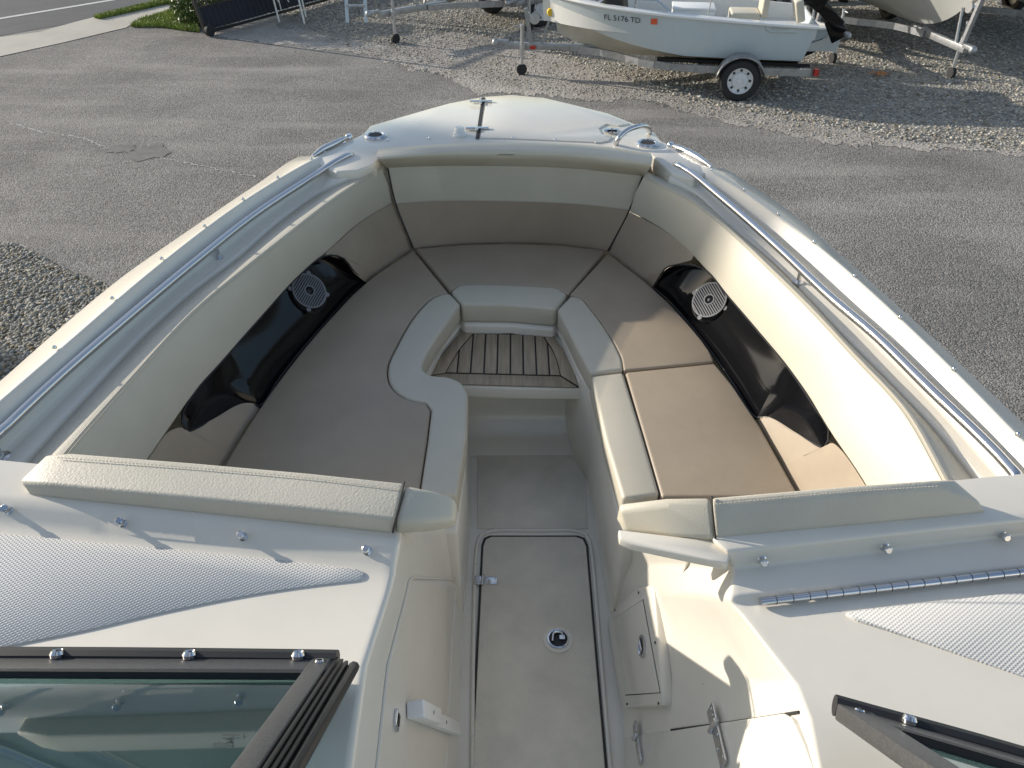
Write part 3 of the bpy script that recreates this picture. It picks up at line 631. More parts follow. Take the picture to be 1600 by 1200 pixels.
# ---------------- consoles
def bilinear_wall(top, bot, n=30, m=10, bulge=0):
    t = spline(top, n); b = spline(bot, n); rows = []
    for k in range(m+1):
        f = k/m; rows.append([x.lerp(y, f) + Vector((bulge*math.sin(math.pi*f), 0, 0)) for x, y in zip(t, b)])
    return rows
def sub_panel(name, rows, s0, s1, t0, t1, off, m_, parent, r=.15):
    n = len(rows[0])-1; m = len(rows)-1
    def at(s, t):
        a = s*n; i = min(int(a), n-1); f = a-i; bb = t*m; j = min(int(bb), m-1); gg = bb-j
        return rows[j][i].lerp(rows[j][i+1], f).lerp(rows[j+1][i].lerp(rows[j+1][i+1], f), gg)
    e = .002; out = []
    corners = [(s0, t0), (s1, t0), (s1, t1), (s0, t1)]
    for ci, (s, t) in enumerate(corners):
        for q in range(5):
            a = math.pi/2*q/4 + math.pi + ci*math.pi/2; rs = r*abs(s1-s0); rt = r*abs(t1-t0)
            cs = s + (rs if s == s0 else -rs); ct = t + (rt if t == t0 else -rt)
            out.append((cs+rs*math.cos(a), ct+rt*math.sin(a)))
    nr = (at((s0+s1)/2+.02, (t0+t1)/2)-at((s0+s1)/2, (t0+t1)/2)).cross(at((s0+s1)/2, (t0+t1)/2+.02)-at((s0+s1)/2, (t0+t1)/2)).normalized()
    if nr.dot(Vector((.1, .3, 2.2))-at((s0+s1)/2, (t0+t1)/2)) < 0: nr = -nr
    return slab(name, [at(s, t)+nr*off for s, t in out], 0, m_, parent, bevel=.004, down=-nr*(off+.004)), nr, at
# port dash
da = PL([(625, 838, 2.385), (300, 803, 2.39), (0, 772, 2.39), (-260, 744, 2.39)])
db = PL([(624, 848), (300, 814), (0, 784), (-260, 757)], 2.386)
dc = PL([(618, 884), (300, 846), (0, 815), (-260, 790)], 2.358)
dd = PL([(616, 900), (300, 862), (0, 832), (-260, 806)], 2.352)
de = PL([(609, 926), (480, 932), (300, 957), (40, 1019), (-200, 1080)], 2.352)
df = PL([(572, 1040), (480, 1045), (300, 1050), (40, 1070), (-200, 1120)], 2.378)
df2 = PL([(560, 1125), (300, 1130), (40, 1140), (-200, 1160)], 2.40); df3 = PL([(550, 1200), (300, 1200), (40, 1205), (-200, 1210)], 2.41)
dg = PL([(536, 1320), (300, 1320), (0, 1320), (-240, 1320)], 2.42)
dcur = [spline([Vector((p.x, p.y+.10, p.z)) for p in da], 48)]+[spline(c, 48) for c in (da, db, dc, dd, de, df, df2, df3, dg)]
p_bot = PL([(735, 815), (732, 838), (730, 850), (727, 885), (725, 905), (723, 940), (720, 1045), (717, 1110), (714, 1190), (709, 1300)], ZF)
def with_side(curves, bots, m=8):
    full = []; side = []
    for c_, b_ in zip(curves, bots):
        w_ = [b_.lerp(c_[0], k/m) for k in range(m)]; full.append(w_+c_); side.append(w_+[c_[0]])
    rows_ = [[side[i][m-k] for i in range(len(side))] for k in range(m+1)]
    return full, rows_
full, rows = with_side(dcur, p_bot)
V, F = loft_data(full); dash_p = mk('port_console', V, F, 'gelcoat', boat, bevel=.012, seg=4, ang=50)
def wall_at(rows, s_, t_):
    n = len(rows[0])-1; m = len(rows)-1; a_ = min(max(s_, 0), 1)*n; i = min(int(a_), n-1); f = a_-i; b_ = t_*m; j = min(int(b_), m-1); g_ = b_-j
    return rows[j][i].lerp(rows[j][i+1], f).lerp(rows[j+1][i].lerp(rows[j+1][i+1], f), g_)
cen = wall_at(rows, .7, .5); nr = (wall_at(rows, .75, .5)-cen).cross(wall_at(rows, .7, .6)-cen).normalized()
if nr.x < 0: nr = -nr
grid = [[wall_at(rows, .45+.50*i/24, .14+.68*j/8)+nr*.005 for i in range(25)] for j in range(9)]
V, F = loft_data(grid)
st_ = [(.95-.47*k/20, .14) for k in range(20)] + [(.48-.03*math.sin(q), .20-.06*math.cos(q)) for q in [math.pi/2*k/8 for k in range(9)]] + [(.45, .2+.56*k/16) for k in range(1, 16)] + [(.48-.03*math.cos(q), .76+.06*math.sin(q)) for q in [math.pi/2*k/8 for k in range(9)]] + [(.48+.47*k/20, .82) for k in range(1, 21)]
grid2 = [[wall_at(rows, .47+.48*i/24, .15+.66*j/8)+nr*.003 for i in range(25)] for j in range(9)]
mk('console_door', *merge(loft_data(grid2), tube_data([wall_at(rows, a_, b_)+nr*.002 for a_, b_ in st_], .0035, 6)), 'gelcoat', boat, ang=50)
# door holder and strike plate
hA = P(636, 1098, 2.05); 
a, b = on_wall(rows, 632, 1110), on_wall(rows, 706, 1140)
if a and b:
    hn = nr; hold = mk('door_holder', *merge(bar_data(a+hn*.014, b+hn*.014, .034, .02, hn), bar_data(a+hn*.026, a.lerp(b, .35)+hn*.026, .036, .03, hn)), 'white_plastic', boat, bevel=.004)
    for f in (.18, .62): mk('screw_slot', *bar_data(a.lerp(b, f)+hn*(.0415 if f < .3 else .0245)-Vector((0, .004, 0)), a.lerp(b, f)+hn*(.0415 if f < .3 else .0245)+Vector((0, .004, 0)), .003, .001, hn), 'seam_dark', hold, smooth=False)
    q = on_wall(rows, 615, 1126)
    if q:
        sp = mk('strike_plate', *box_data(q+hn*.006, (.036, .026, .008), frame(hn, (0, 1, -.1))), 'stainless', boat, bevel=.003)
        mk('strike_hole', *box_data(q+hn*.0105, (.022, .011, .002), frame(hn, (0, 1, -.1))), 'seam_dark', sp, smooth=False)
ns = spline(PL([(-120, 824), (0, 833), (150, 847), (300, 861), (430, 874), (545, 887)], 2.3555), 30) + spline(PL([(560, 889), (570, 895), (568, 903), (556, 907)], 2.3555), 8) + spline(PL([(520, 911), (470, 917), (380, 931), (250, 957), (130, 985), (40, 1003), (-120, 1035)], 2.3555), 24)
slab('nonskid_panel', ns, .006, 'nonskid', dash_p, bevel=.001, seg=1)
def dash_studs(lst, parent, nrm, surf):
    for (u, v, z) in lst:
        mk('snap_stud', *lathe_data(on_wall(surf, u, v)-nrm.normalized()*.003, frame(nrm, (1, 0, 0)), [(.011, 0), (.010, .004), (.0065, .006), (.006, .014), (.0085, .016), (.0085, .022), (.006, .024)], 14), 'stainless', parent)
dash_studs([(14, 797, 2.378), (192, 817, 2.378), (380, 838, 2.378), (574, 860, 2.378)], dash_p, Vector((0, -.5, .85)), dcur)
# starboard dash
sa = PL([(1116, 846), (1330, 824), (1560, 800), (1760, 780)], 2.405); sb = PL([(1136, 862), (1335, 840), (1565, 816), (1760, 796)], 2.402)
scc = PL([(1146, 889), (1340, 866), (1572, 838), (1760, 820)], 2.355); sdd = PL([(1140, 932), (1340, 912), (1600, 884), (1790, 864)], 2.352)
see = PL([(1142, 944), (1340, 924), (1602, 893), (1790, 872)], 2.338); se2 = PL([(1158, 960), (1340, 942), (1602, 908), (1790, 888)], 2.340)
sff = PL([(1242, 1068), (1420, 1120), (1600, 1172), (1790, 1230)], 2.345); sg = PL([(1262, 1120), (1440, 1200), (1600, 1300), (1790, 1400)], 2.36)
shh = PL([(1300, 1320), (1440, 1400), (1600, 1450), (1790, 1500)], 2.40)
scur = [spline([Vector((p.x, p.y+.10, p.z)) for p in sa], 48)]+[spline(c, 48) for c in (sa, sb, scc, sdd, see, se2, sff, sg, shh)]
s_bot = PL([(930, 815), (933, 838), (936, 850), (941, 875), (947, 905), (950, 925), (953, 945), (965, 1050), (972, 1110), (985, 1320)], ZF)
full_s, rows_s = with_side(scur, s_bot)
V, F = loft_data(full_s); dash_s = mk('starboard_console', V, F, 'gelcoat', boat, bevel=.012, seg=4, ang=50)
dash_studs([(1190, 874, 2.38), (1382, 854, 2.38), (1565, 835, 2.38)], dash_s, Vector((0, -.9, .4)), scur)
ns2 = spline(PL([(1332, 954), (1430, 943), (1520, 933), (1620, 921), (1740, 907)], 2.3465), 12) + spline(PL([(1760, 1110), (1640, 1070), (1560, 1043), (1450, 1005), (1370, 978), (1334, 966), (1322, 958)], 2.3465), 20)
slab('nonskid_panel', ns2, .008, 'nonskid', dash_s, bevel=.001, seg=1)
pa, pb = P(1188, 940, 2.352), P(1640, 889, 2.352)
ph = tube('piano_hinge', [pa, pb], .0085, 'stainless', dash_s, n=12)
for k in range(18):
    f = (k+.9)/18; q = pa.lerp(pb, f); d_ = (pb-pa).normalized(); mk('hinge_joint', *lathe_data(q, frame(d_, (0, 0, 1)), [(.0088, -.0008), (.0088, .0008)], 12), 'seam_dark', ph)
# ledge below the aft starboard cushion
slab('console_ledge', PL([(966, 827), (1118, 845), (1142, 864), (1138, 880), (1108, 875), (985, 849), (968, 841)], 2.392), .022, 'gelcoat', boat, bevel=.004)
def wall_poly(name, px, off, thick, m_, parent, bevel=.004):
    pts = [on_wall(rows_s, u, v) for u, v in px]; pts = [p for p in pts if p]
    n = sum(((pts[(i+1) % len(pts)]-pts[0]).cross(pts[(i+2) % len(pts)]-pts[0]) for i in range(len(pts)-2)), Vector()).normalized()
    if n.x > 0: n = -n
    # flatten to a plane
    c = sum(pts, Vector())/len(pts); pts = [p - n*(p-c).dot(n) + n*off for p in pts]
    return slab(name, pts, 0, m_, parent, bevel=bevel, down=-n*thick), n, c
acc, an, ac = wall_poly('access_hatch', [(1000, 918), (1018, 915), (1024, 922), (1050, 1092), (1048, 1103), (980, 1107), (973, 1103), (958, 970), (962, 962)], .014, .03, 'gelcoat', boat, .006)
def onp(u, v, n, c, off):
    d = ray(u, v); q = c+n*off; return CAM + d*(n.dot(q-CAM)/n.dot(d))
gpz = [onp(u, v, an, ac, .0145) for u, v in ((960, 966), (1005, 936), (1032, 1083), (977, 1087))]
mk('door_gap', *slab_data(gpz, -an*.001), 'seam_dark', acc, smooth=False)
cg = sum(gpz, Vector())/4
slab('hatch_door', [p + (cg-p).normalized()*.0035 + an*.003 for p in gpz], 0, 'gelcoat', acc, bevel=.001, down=-an*.003)
q = onp(1004, 1010, an, ac, .018); rt = frame(an, (0, 1, 0))
lk = mk('hatch_lock', *lathe_data(q, rt, [(.030, 0), (.030, .004), (.024, .006), (.022, .002)], 24), 'stainless', acc)
mk('lock_cup', *lathe_data(q, rt, [(.022, .0025), (.021, .0035)], 20), 'black_rubber', lk)
mk('lock_handle', *bar_data(q+rt @ Vector((-.016, 0, .006)), q+rt @ Vector((.016, 0, .006)), .012, .006, an), 'stainless', lk, bevel=.002)
for (u, v) in ((998, 926), (961, 953), (1024, 1004), (980, 1100), (1029, 1099)): mk('screw', *lathe_data(onp(u, v, an, ac, .0145), rt, [(.004, 0), (.003, .002)], 8), 'seam_dark', acc)
# lower console door with two strap hinges and dark seam
drp = [(976, 1152), (1232, 1117), (1246, 1124), (1262, 1165), (1280, 1230), (984, 1240)]
dr, dn, dcn = wall_poly('head_door', drp, .008, .02, 'gelcoat', boat, .004)
sm = [on_wall(rows_s, u, v) for u, v in ((974, 1149), (1050, 1141), (1130, 1131), (1200, 1121), (1250, 1113))]
sm = [p for p in sm if p]; tube('door_seam', [p+dn*.002 for p in sm], .0028, 'seam_dark', dr, n=6)
def wp(u, v, off=.012):
    p = on_wall(rows_s, u, v); return p + dn*off
strap_hinge('door_hinge', wp(1118, 1107), wp(1140, 1197), .030, dr, dn); strap_hinge('door_hinge', wp(998, 1131), wp(1008, 1194), .022, dr, dn)
# bulkhead below the aft cushions (faces the bow seats)
for (c, nm) in ((da, 'console_bulkhead'), (sa, 'console_bulkhead')):
    t = [Vector((p.x, p.y+.10, p.z)) for p in c]; loft(nm, [t, [Vector((p.x, p.y+.08, 1.9)) for p in t]], 'gelcoat', boat, n=20)
# aft bolsters on top of the consoles
def bolster(bot_px, zb, top_px, zt_, label, split, tint):
    pts = PL(bot_px, zb); c = sum(pts, Vector())/len(pts)
    return pts
def bolster_mesh(prof_list, name, m_, parent):
    V, F = loft_data(prof_list, closed=True); n = len(prof_list[0]); L = len(prof_list)
    F += [tuple(reversed(range(n))), tuple(range((L-1)*n, L*n))]
    return mk(name, V, F, m_, parent, bevel=.029, seg=6)
def sect(aft_low, aft_top, fwd_top, inset=.02):
    a, b, c = P(*aft_low), P(*aft_top), P(*fwd_top)
    return [a, b, c, Vector((c.x, c.y+.015, c.z-.06)), Vector((c.x, c.y-.0, a.z-.02)), Vector((a.x, a.y+.01, a.z-.02))]
pb_ = thing('aft_bolster', 'long sunlit cream bolster cushion on the port console', 'cushion', (-.75, 1.25, 2.38), 0, 'bolster cushions behind the bow seats')
S1 = [sect((46, 774, 2.39), (28, 752, 2.415), (72, 710, 2.425)), sect((90, 779, 2.39), (80, 756, 2.43), (110, 707, 2.438)), sect((300, 801, 2.39), (300, 777, 2.43), (300, 722, 2.438)), sect((480, 819, 2.39), (480, 794, 2.43), (480, 738, 2.438)), sect((614, 832, 2.39), (618, 812, 2.428), (632, 754, 2.438))]
bolster_mesh(S1, 'bolster_body', 'vinyl_bolster', pb_)
S2 = [sect((615, 832, 2.388), (619, 812, 2.426), (633, 755, 2.436)), sect((664, 829, 2.38), (668, 815, 2.405), (676, 764, 2.415)), sect((712, 822, 2.34), (713, 815, 2.37), (713, 776, 2.39))]
bolster_mesh(S2, 'bolster_end', 'vinyl_cream', pb_)
def stitch(a, b, n, parent, lift=.003):
    pts = spline(a, n*2); parts = []
    for k in range(0, 2*n-1, 2): parts.append(bar_data(pts[k]+Vector((0, 0, lift)), pts[k+1]+Vector((0, 0, lift)), .0018, .0014))
    mk('stitching', *merge(*parts), 'thread', parent, smooth=False)
stitch([P(90, 715, 2.4395), P(300, 731, 2.4395), P(480, 747, 2.4395), P(626, 765, 2.4385)], None, 90, pb_, .0005)
tube('piping', spline([S1[-1][0], S1[-1][1]+Vector((0, -.002, .002)), S1[-1][2]+Vector((0, 0, .002))], 14), .0022, 'seam_dark', pb_, n=6)
sb_ = thing('aft_bolster', 'grey-shaded bolster cushion with cream inboard end on the starboard console', 'cushion', (.75, 1.25, 2.38), 0, 'bolster cushions behind the bow seats')
T1 = [sect((1118, 842, 2.405), (1112, 790, 2.455), (1112, 776, 2.465)), sect((1330, 822, 2.405), (1326, 772, 2.47), (1325, 758, 2.475)), sect((1480, 808, 2.405), (1470, 762, 2.47), (1465, 748, 2.475)), sect((1545, 800, 2.405), (1532, 785, 2.43), (1492, 748, 2.46))]
bolster_mesh(T1, 'bolster_body', 'vinyl_bolster', sb_)
T2 = [sect((978, 830, 2.35), (968, 800, 2.39), (968, 786, 2.395)), sect((1050, 838, 2.39), (1042, 789, 2.435), (1042, 777, 2.44)), sect((1117, 842, 2.404), (1111, 790, 2.453), (1111, 776, 2.463))]
bolster_mesh(T2, 'bolster_end', 'vinyl_cream', sb_)
stitch([P(1118, 788, 2.463), P(1326, 769, 2.479), P(1465, 760, 2.479)], None, 60, sb_, .001)
tube('piping', spline([T1[0][0], T1[0][1]+Vector((0, -.002, .002)), T1[0][2]+Vector((0, 0, .002))], 14), .0022, 'seam_dark', sb_, n=6)
# ---------------- windshields (things fixed to the boat: parts)
def windshield(bl, br, up, wid_side, corner_is_right, name, snaps, h, sealed=True):
    """bl, br: base corners (inboard corner first); up: unit vector up the glass; h: height along the glass"""
    bdir = (br-bl).normalized(); nrm = bdir.cross(up).normalized()
    if nrm.dot(CAM-bl) < 0: nrm = -nrm
    ws = bpy.data.objects.new(name, None); COL.objects.link(ws); ws.parent = boat; ws.location = bl - base_of(boat)
    fw_ = .056; L = (br-bl).length
    mk('bottom_frame', *merge(bar_data(bl+up*.036, br+up*.036, fw_, .022, nrm)), 'anodized', ws, bevel=.003)
    mk('gasket', *tube_data(spline([bl+up*.002+nrm*.006-bdir*.004, bl+up*.0+nrm*.006+bdir*.05, bl.lerp(br, .5)+nrm*.008, br+nrm*.006], 30), .017, 10), 'black_rubber', ws)
    mk('glazing_bead', *bar_data(bl+up*.070+nrm*.003+bdir*.03, br+up*.070+nrm*.003, .012, .014, nrm), 'black_rubber', ws, smooth=False)
    mk('side_frame', *bar_data(bl+bdir*.02+up*.012, bl+bdir*.02+up*h, .034 if sealed else .055, .026, nrm), 'anodized', ws, bevel=.003)
    if sealed:
        ribs = [bar_data(bl-bdir*(.004+.008*k)+up*.004+nrm*(.004-.003*k), bl-bdir*(.004+.008*k)+up*h+nrm*(.004-.003*k), .006, .016, nrm) for k in range(3)]
        mk('edge_seal', *merge(*ribs, tube_data([bl-bdir*.032+up*.0-nrm*.006, bl-bdir*.032+up*h-nrm*.006], .010, 8)), 'black_rubber', ws, bevel=.001)
    mk('top_frame', *bar_data(bl+up*h, br+up*h, .04, .026, nrm), 'anodized', ws, bevel=.003)
    mk('glass', *slab_data([bl+up*.05+bdir*.03, br+up*.05, br+up*h, bl+up*h+bdir*.03], -nrm*.005), 'tinted_glass', ws, smooth=False)
    for s in snaps:
        q = bl+bdir*s+up*.014+nrm*.012; mk('canvas_snap', *lathe_data(q, frame(nrm, bdir), [(.011, 0), (.012, .006), (.009, .012), (.006, .009)], 16), 'stainless', ws)
    q = bl+bdir*.020+up*.03+nrm*.0135; sc_ = mk('frame_screw', *lathe_data(q, frame(nrm, bdir), [(.0085, 0), (.007, .0025)], 16), 'stainless', ws)
    mk('screw_cross', *merge(bar_data(q-bdir*.004+nrm*.003, q+bdir*.004+nrm*.003, .0015, .001, nrm), bar_data(q-up*.004+nrm*.003, q+up*.004+nrm*.003, .0015, .0012, nrm)), 'seam_dark', sc_, smooth=False)
    return ws, bdir, nrm
zb = 2.42
bl = P(524, 1036, zb); br = P(-260, 1032, zb)
e2 = P(418, 1200, 2.655); upv = (e2-bl).normalized()
ws1, bd1, nr1 = windshield(bl, br, upv, .03, True, 'port_windshield', [.06, .245, .47], .62)
bl2 = P(1306, 1108, 2.43); br2 = P(1790, 1248, 2.43); e3 = P(1440, 1200, 2.60)
ws2, bd2, nr2 = windshield(bl2, br2, (e3-bl2).normalized(), .03, False, 'starboard_windshield', [.10, .34], .45, False)
def text_mesh(name, s, size, origin, right, upd, m_, parent, align='LEFT', local=False):
    cu = bpy.data.curves.new(name, 'FONT'); cu.body = s; cu.size = size; cu.align_x = align; cu.resolution_u = 3
    tmp = bpy.data.objects.new(name+'_t', cu); COL.objects.link(tmp)
    dg = bpy.context.evaluated_depsgraph_get(); me = bpy.data.meshes.new_from_object(tmp.evaluated_get(dg))
    bpy.data.objects.remove(tmp)
    b = Vector((0, 0, 0)) if local else base_of(parent)
    right = Vector(right).normalized(); upd = Vector(upd); upd = (upd-right*upd.dot(right)).normalized()
    for v in me.vertices: v.co = Vector(origin) + right*v.co.x + upd*v.co.y - b
    me.materials.clear(); me.materials.append(M[m_]); o = bpy.data.objects.new(name, me); COL.objects.link(o); o.parent = parent; return o
def on_glass(u, v):
    d = ray(u, v); q = bl+upv*.05+nr1*.002; return CAM + d*(nr1.dot(q-CAM)/nr1.dot(d))
t0 = on_glass(384, 1150)
text_mesh('glass_print', 'Taylor\n   \u25B2\n  Made', .013, t0, -(-bd1)*-1 if False else bd1, -upv, 'print_black', ws1)

# ================================================================== TRAILERS AND OTHER BOATS
def loc_tube(pts, r, n=8): return tube_data([Vector(p) for p in pts], r, n)
def wheel(parent, x, y, r=.29, wd=.18, white=True):
    rot = frame((0, 1, 0), (1, 0, 0)); c = Vector((x, y, r)); sg = 1 if y > 0 else -1
    ty = mk('wheel', *lathe_data(c, rot, [(r*.62, -wd*.5), (r*.90, -wd*.5), (r*.985, -wd*.36), (r, -wd*.15), (r, wd*.15), (r*.985, wd*.36), (r*.90, wd*.5), (r*.62, wd*.5)], 32, False), 'tyre', parent, local=True, ang=40)
    rot2 = frame((0, sg, 0), (1, 0, 0))
    mk('rim', *lathe_data(c, rot2, [(r*.64, .0), (r*.64, wd*.47), (r*.58, wd*.47), (r*.55, wd*.28), (r*.40, wd*.22), (r*.36, wd*.34), (r*.16, wd*.36), (r*.14, wd*.46), (r*.05, wd*.47)], 28), 'rim_white' if white else 'galvanized', ty, local=True, ang=30)
    holes = [lathe_data(c+rot2 @ Vector((math.cos(q)*r*.48, math.sin(q)*r*.48, wd*.27)), rot2, [(r*.065, 0), (r*.06, .006)], 10) for q in [k*2*math.pi/8 for k in range(8)]]
    mk('rim_slots', *merge(*holes), 'seam_dark', ty, local=True)
    return ty
def trailer(name, label, loc, rz, Lc, half, zf=.42, wx=0, r=.29, jack_x=None, winch=True, wheels=True, post_h=.5, bunk_z=None, group='boat trailers', winch_x=.85):
    t = thing(name, label, 'trailer', loc, rz, group)
    ax = Lc-.55*0
    tx = Lc-1.5
    parts = [bar_data((Lc, 0, zf), (tx, 0, zf), .075, .10)]
    mk('tongue', *merge(*parts), 'galvanized', t, local=True, bevel=.004)
    for s in (-1, 1):
        curve = spline([(tx+.45, s*.045, zf-.01), (tx-.1, s*.22, zf-.01), (tx-.8, s*half*.75, zf-.02), (wx+.6, s*(half-.14), zf-.03), (wx-1.0, s*(half-.14), zf-.03)], 16)
        V = []; F = []
        pr = [bar_data(a, b, .05, .10) for a, b in zip(curve, curve[1:])]; mk('frame_rail', *merge(*pr), 'galvanized', t, local=True)
    for x in (wx+.55, wx, wx-.9): mk('cross_member', *bar_data((x, -(half-.16), zf-.08), (x, half-.16, zf-.08), .06, .06), 'galvanized', t, local=True)
    bz = bunk_z or zf+.14
    for s in (-1, 1):
        mk('bunk', *bar_data((wx+1.2, s*.42, bz), (wx-1.05, s*.42, bz), .09, .05), 'black_rubber', t, local=True)
        for x in (wx+.55, wx-.9): mk('bunk_post', *bar_data((x, s*.42, zf-.06), (x, s*.42, bz-.02), .05, .05, Vector((1, 0, 0))), 'galvanized', t, local=True)
    if wheels:
        for s in (-1, 1):
            wheel(t, wx, s*half, r)
            arc = []; W_ = .11
            rows_ = []
            for dy in (-W_, W_):
                rows_.append([Vector((wx+math.cos(q)*(r+.055), s*half+dy, r+math.sin(q)*(r+.055))) for q in [math.pi*(.02+.96*k/16) for k in range(17)]])
            V, F = loft_data(rows_); V2, F2 = loft_data([[p for p in rows_[1 if s > 0 else 0]], [Vector((p.x, p.y, p.z-.03)) for p in rows_[1 if s > 0 else 0]]])
            fd = mk('fender', *merge((V, F), (V2, F2)), 'galvanized', t, local=True); md = fd.modifiers.new('solid', 'SOLIDIFY'); md.thickness = .006
        mk('axle', *loc_tube([(wx, -half+.08, r), (wx, half-.08, r)], .03), 'galvanized', t, local=True)
        for x in (wx,):
            for s in (-1, 1): mk('axle_bracket', *bar_data((x, s*(half-.16), r), (x, s*(half-.16), zf-.05), .06, .06, Vector((1, 0, 0))), 'galvanized', t, local=True)
    jx = Lc-.28 if jack_x is None else jack_x
    jk = mk('jack', *merge(loc_tube([(jx, .10, .09), (jx, .10, zf+.30)], .026, 10), loc_tube([(jx, .10, zf+.30), (jx, .10, zf+.34)], .032, 10), bar_data((jx, 0, zf), (jx, .10, zf), .09, .07), loc_tube([(jx, .10, zf+.31), (jx+.12, .10, zf+.31)], .008)), 'aluminium', t, local=True)
    rot = frame((0, 1, 0), (1, 0, 0))
    mk('jack_wheel', *lathe_data((jx, .10, .085), rot, [(.03, -.03), (.083, -.028), (.085, 0), (.083, .028), (.03, .03)], 18), 'tyre', jk, local=True)
    mk('coupler', *merge(bar_data((Lc-.05, 0, zf+.05), (Lc+.16, 0, zf+.05), .09, .06), lathe_data((Lc+.16, 0, zf), I3, [(.055, 0), (.06, .03), (.05, .075), (.02, .095)], 14)), 'galvanized', t, local=True, bevel=.006)
    if winch:
        px = Lc-winch_x
        wn = mk('winch_post', *merge(bar_data((px, 0, zf), (px+.10, 0, zf+post_h), .06, .06, Vector((1, 0, 0))), bar_data((px-.15, 0, zf), (px-.30, 0, zf+post_h*.9), .03, .03, Vector((1, 0, 0)))), 'galvanized', t, local=True)
        mk('winch', *merge(lathe_data((px-.05, .0, zf+post_h*.75), rot, [(.08, -.06), (.08, -.05), (.04, -.05), (.04, .05), (.08, .05), (.08, .06)], 16), bar_data((px+.02, 0, zf+post_h*.7), (px-.12, 0, zf+post_h*.7), .10, .02), loc_tube([(px-.05, .07, zf+post_h*.75), (px-.05, .10, zf+post_h*.75), (px+.05, .11, zf+post_h*.95)], .009)), 'aluminium', wn, local=True)
        mk('bow_stop', *lathe_data((px-.30, 0, zf+post_h*.93), rot, [(.05, -.06), (.065, -.03), (.065, .03), (.05, .06)], 16), 'yellow_rubber', wn, local=True)
    return t
def hull_fn(L, hb, zs, zs_b, zk, zk_b, blunt, kexp=2.4):
    def st(x):
        f = x/L; b = hb*(1-max(0, (f-.45)/.55)**blunt*.96) * (.93+.07*min(1, f/.25))
        z = zs+(zs_b-zs)*f**1.15; k = zk+(zk_b-zk)*max(0, (f-.55)/.45)**kexp
        ch = .86-.25*max(0, (f-.5)/.5); cz = k+(z-k)*(.25+.30*max(0, (f-.45)/.55)); return b, z, k, ch, cz
    return st
def side_y(st, x, z):
    b, zs, k, ch, cz = st(x); t = (z-cz)/(zs-cz); t = min(max(t, 0), 1); return b*(ch+(1-ch)*t**.8)
def small_boat(name, label, cat, loc, rz, L, hb, zs, zs_b, zk, zk_b, side='hull_white', bottom='hull_bottom', blunt=2.2, floor=None, strakes=0, group=None, kexp=2.4):
    t = thing(name, label, cat, loc, rz, group); st = hull_fn(L, hb, zs, zs_b, zk, zk_b, blunt, kexp); X = [L*i/40 for i in range(41)]
    for s in (1, -1):
        rows_ = []
        KR = 25 if strakes else 8
        for k in range(KR):
            f = k/(KR-1); r_ = []
            for x in X:
                b, z, kz, ch, cz = st(x); zz = z+(cz-z)*f
                y = side_y(st, x, zz); x2 = x + (.16*(1-x/L)*0) - .10*f*(1 if x > 0 else 0)*(x/L)**4*2 + .12*f*(1-min(1, x/.3))
                if strakes:
                    y += -.035*(f*strakes - math.floor(f*strakes))
                r_.append(Vector((x2, s*y, zz)))
            rows_.append(r_)
        V, F = loft_data(rows_); mk('hull_side', V, F, side, t, local=True, ang=50)
        chn = rows_[-1]; keel = []
        for p in chn:
            i = chn.index(p); b, z, kz, ch, cz = st(X[i]); keel.append(Vector((p.x - .05*(X[i]/L)**4, 0, kz)))
        mid = [a.lerp(b2, .5)+Vector((0, 0, -.015)) for a, b2 in zip(chn, keel)]
        V, F = loft_data([chn, mid, keel]); mk('hull_bottom', V, F, bottom, t, local=True, ang=50)
        top = rows_[0]; inn = [Vector((p.x, p.y-s*min(.09, abs(p.y)*.8), p.z+.012)) for p in top]
        fz = floor if floor else zs-.35
        inn2 = [Vector((p.x-.02*(p.x/L), p.y-s*min(.10, abs(p.y)*.85), min(fz, p.z-.05))) for p in top]; cen = [Vector((p.x, 0, p.z)) for p in inn2]
        V, F = loft_data([top, inn]); mk('gunwale', V, F, 'hull_white', t, local=True)
        V, F = loft_data([inn, inn2, cen]); mk('inner_liner', V, F, 'hull_white', t, local=True, ang=30)
        tb = [Vector((p.x, p.y+s*.008, p.z-.02)) for p in top]; mk('rub_rail', *tube_data(tb, .022, 8), 'white_plastic' , t, local=True, ang=50)
    # transom
    b, z, kz, ch, cz = st(0)
    tr = [Vector((0, b, z)), Vector((.12, b*ch, cz)), Vector((.14, 0, kz)), Vector((.12, -b*ch, cz)), Vector((0, -b, z))]
    V, F = slab_data(tr, Vector((.03, 0, 0))); mk('transom', V, F, side, t, local=True, smooth=False)
    return t, st
# skiff and its trailer
SK_RZ = R(172); sk_loc = Vector((4.45, 12.42, 0))
def skl(x, y, z): # local to world
    c, s = math.cos(SK_RZ), math.sin(SK_RZ); return Vector((sk_loc.x+c*x-s*y, sk_loc.y+s*x+c*y, z))
skiff, sst = small_boat('skiff', 'small open pale-blue skiff with registration lettering on its trailer', 'boat', sk_loc, SK_RZ, 4.02, .80, 1.00, 1.23, .34, .64, 'skiff_blue', 'hull_bottom', 2.6, floor=.80)
trailer('boat_trailer', 'galvanized trailer with white wheel rim carrying the small pale-blue skiff', skl(1.0, 0, 0), SK_RZ, 3.6, .95, zf=.42, r=.295, post_h=.55, bunk_z=.40, winch_x=.42)
def on_side(x, z, off=.004): y = side_y(sst, x, z); return Vector((x, y+off, z))
def side_text(name, s, x, z, size, m_):
    a = on_side(x, z); b2 = on_side(x-.5, z); upv_ = on_side(x, z+.1)-on_side(x, z)
    nn = (b2-a).cross(upv_).normalized(); return text_mesh(name, s, size, a+nn*.008*(1 if nn.y > 0 else -1)+Vector((0, .006, 0)), b2-a, upv_, m_, skiff, local=True)
side_text('registration_number', 'FL 5176 TD', 3.04, .97, .115, 'print_black')
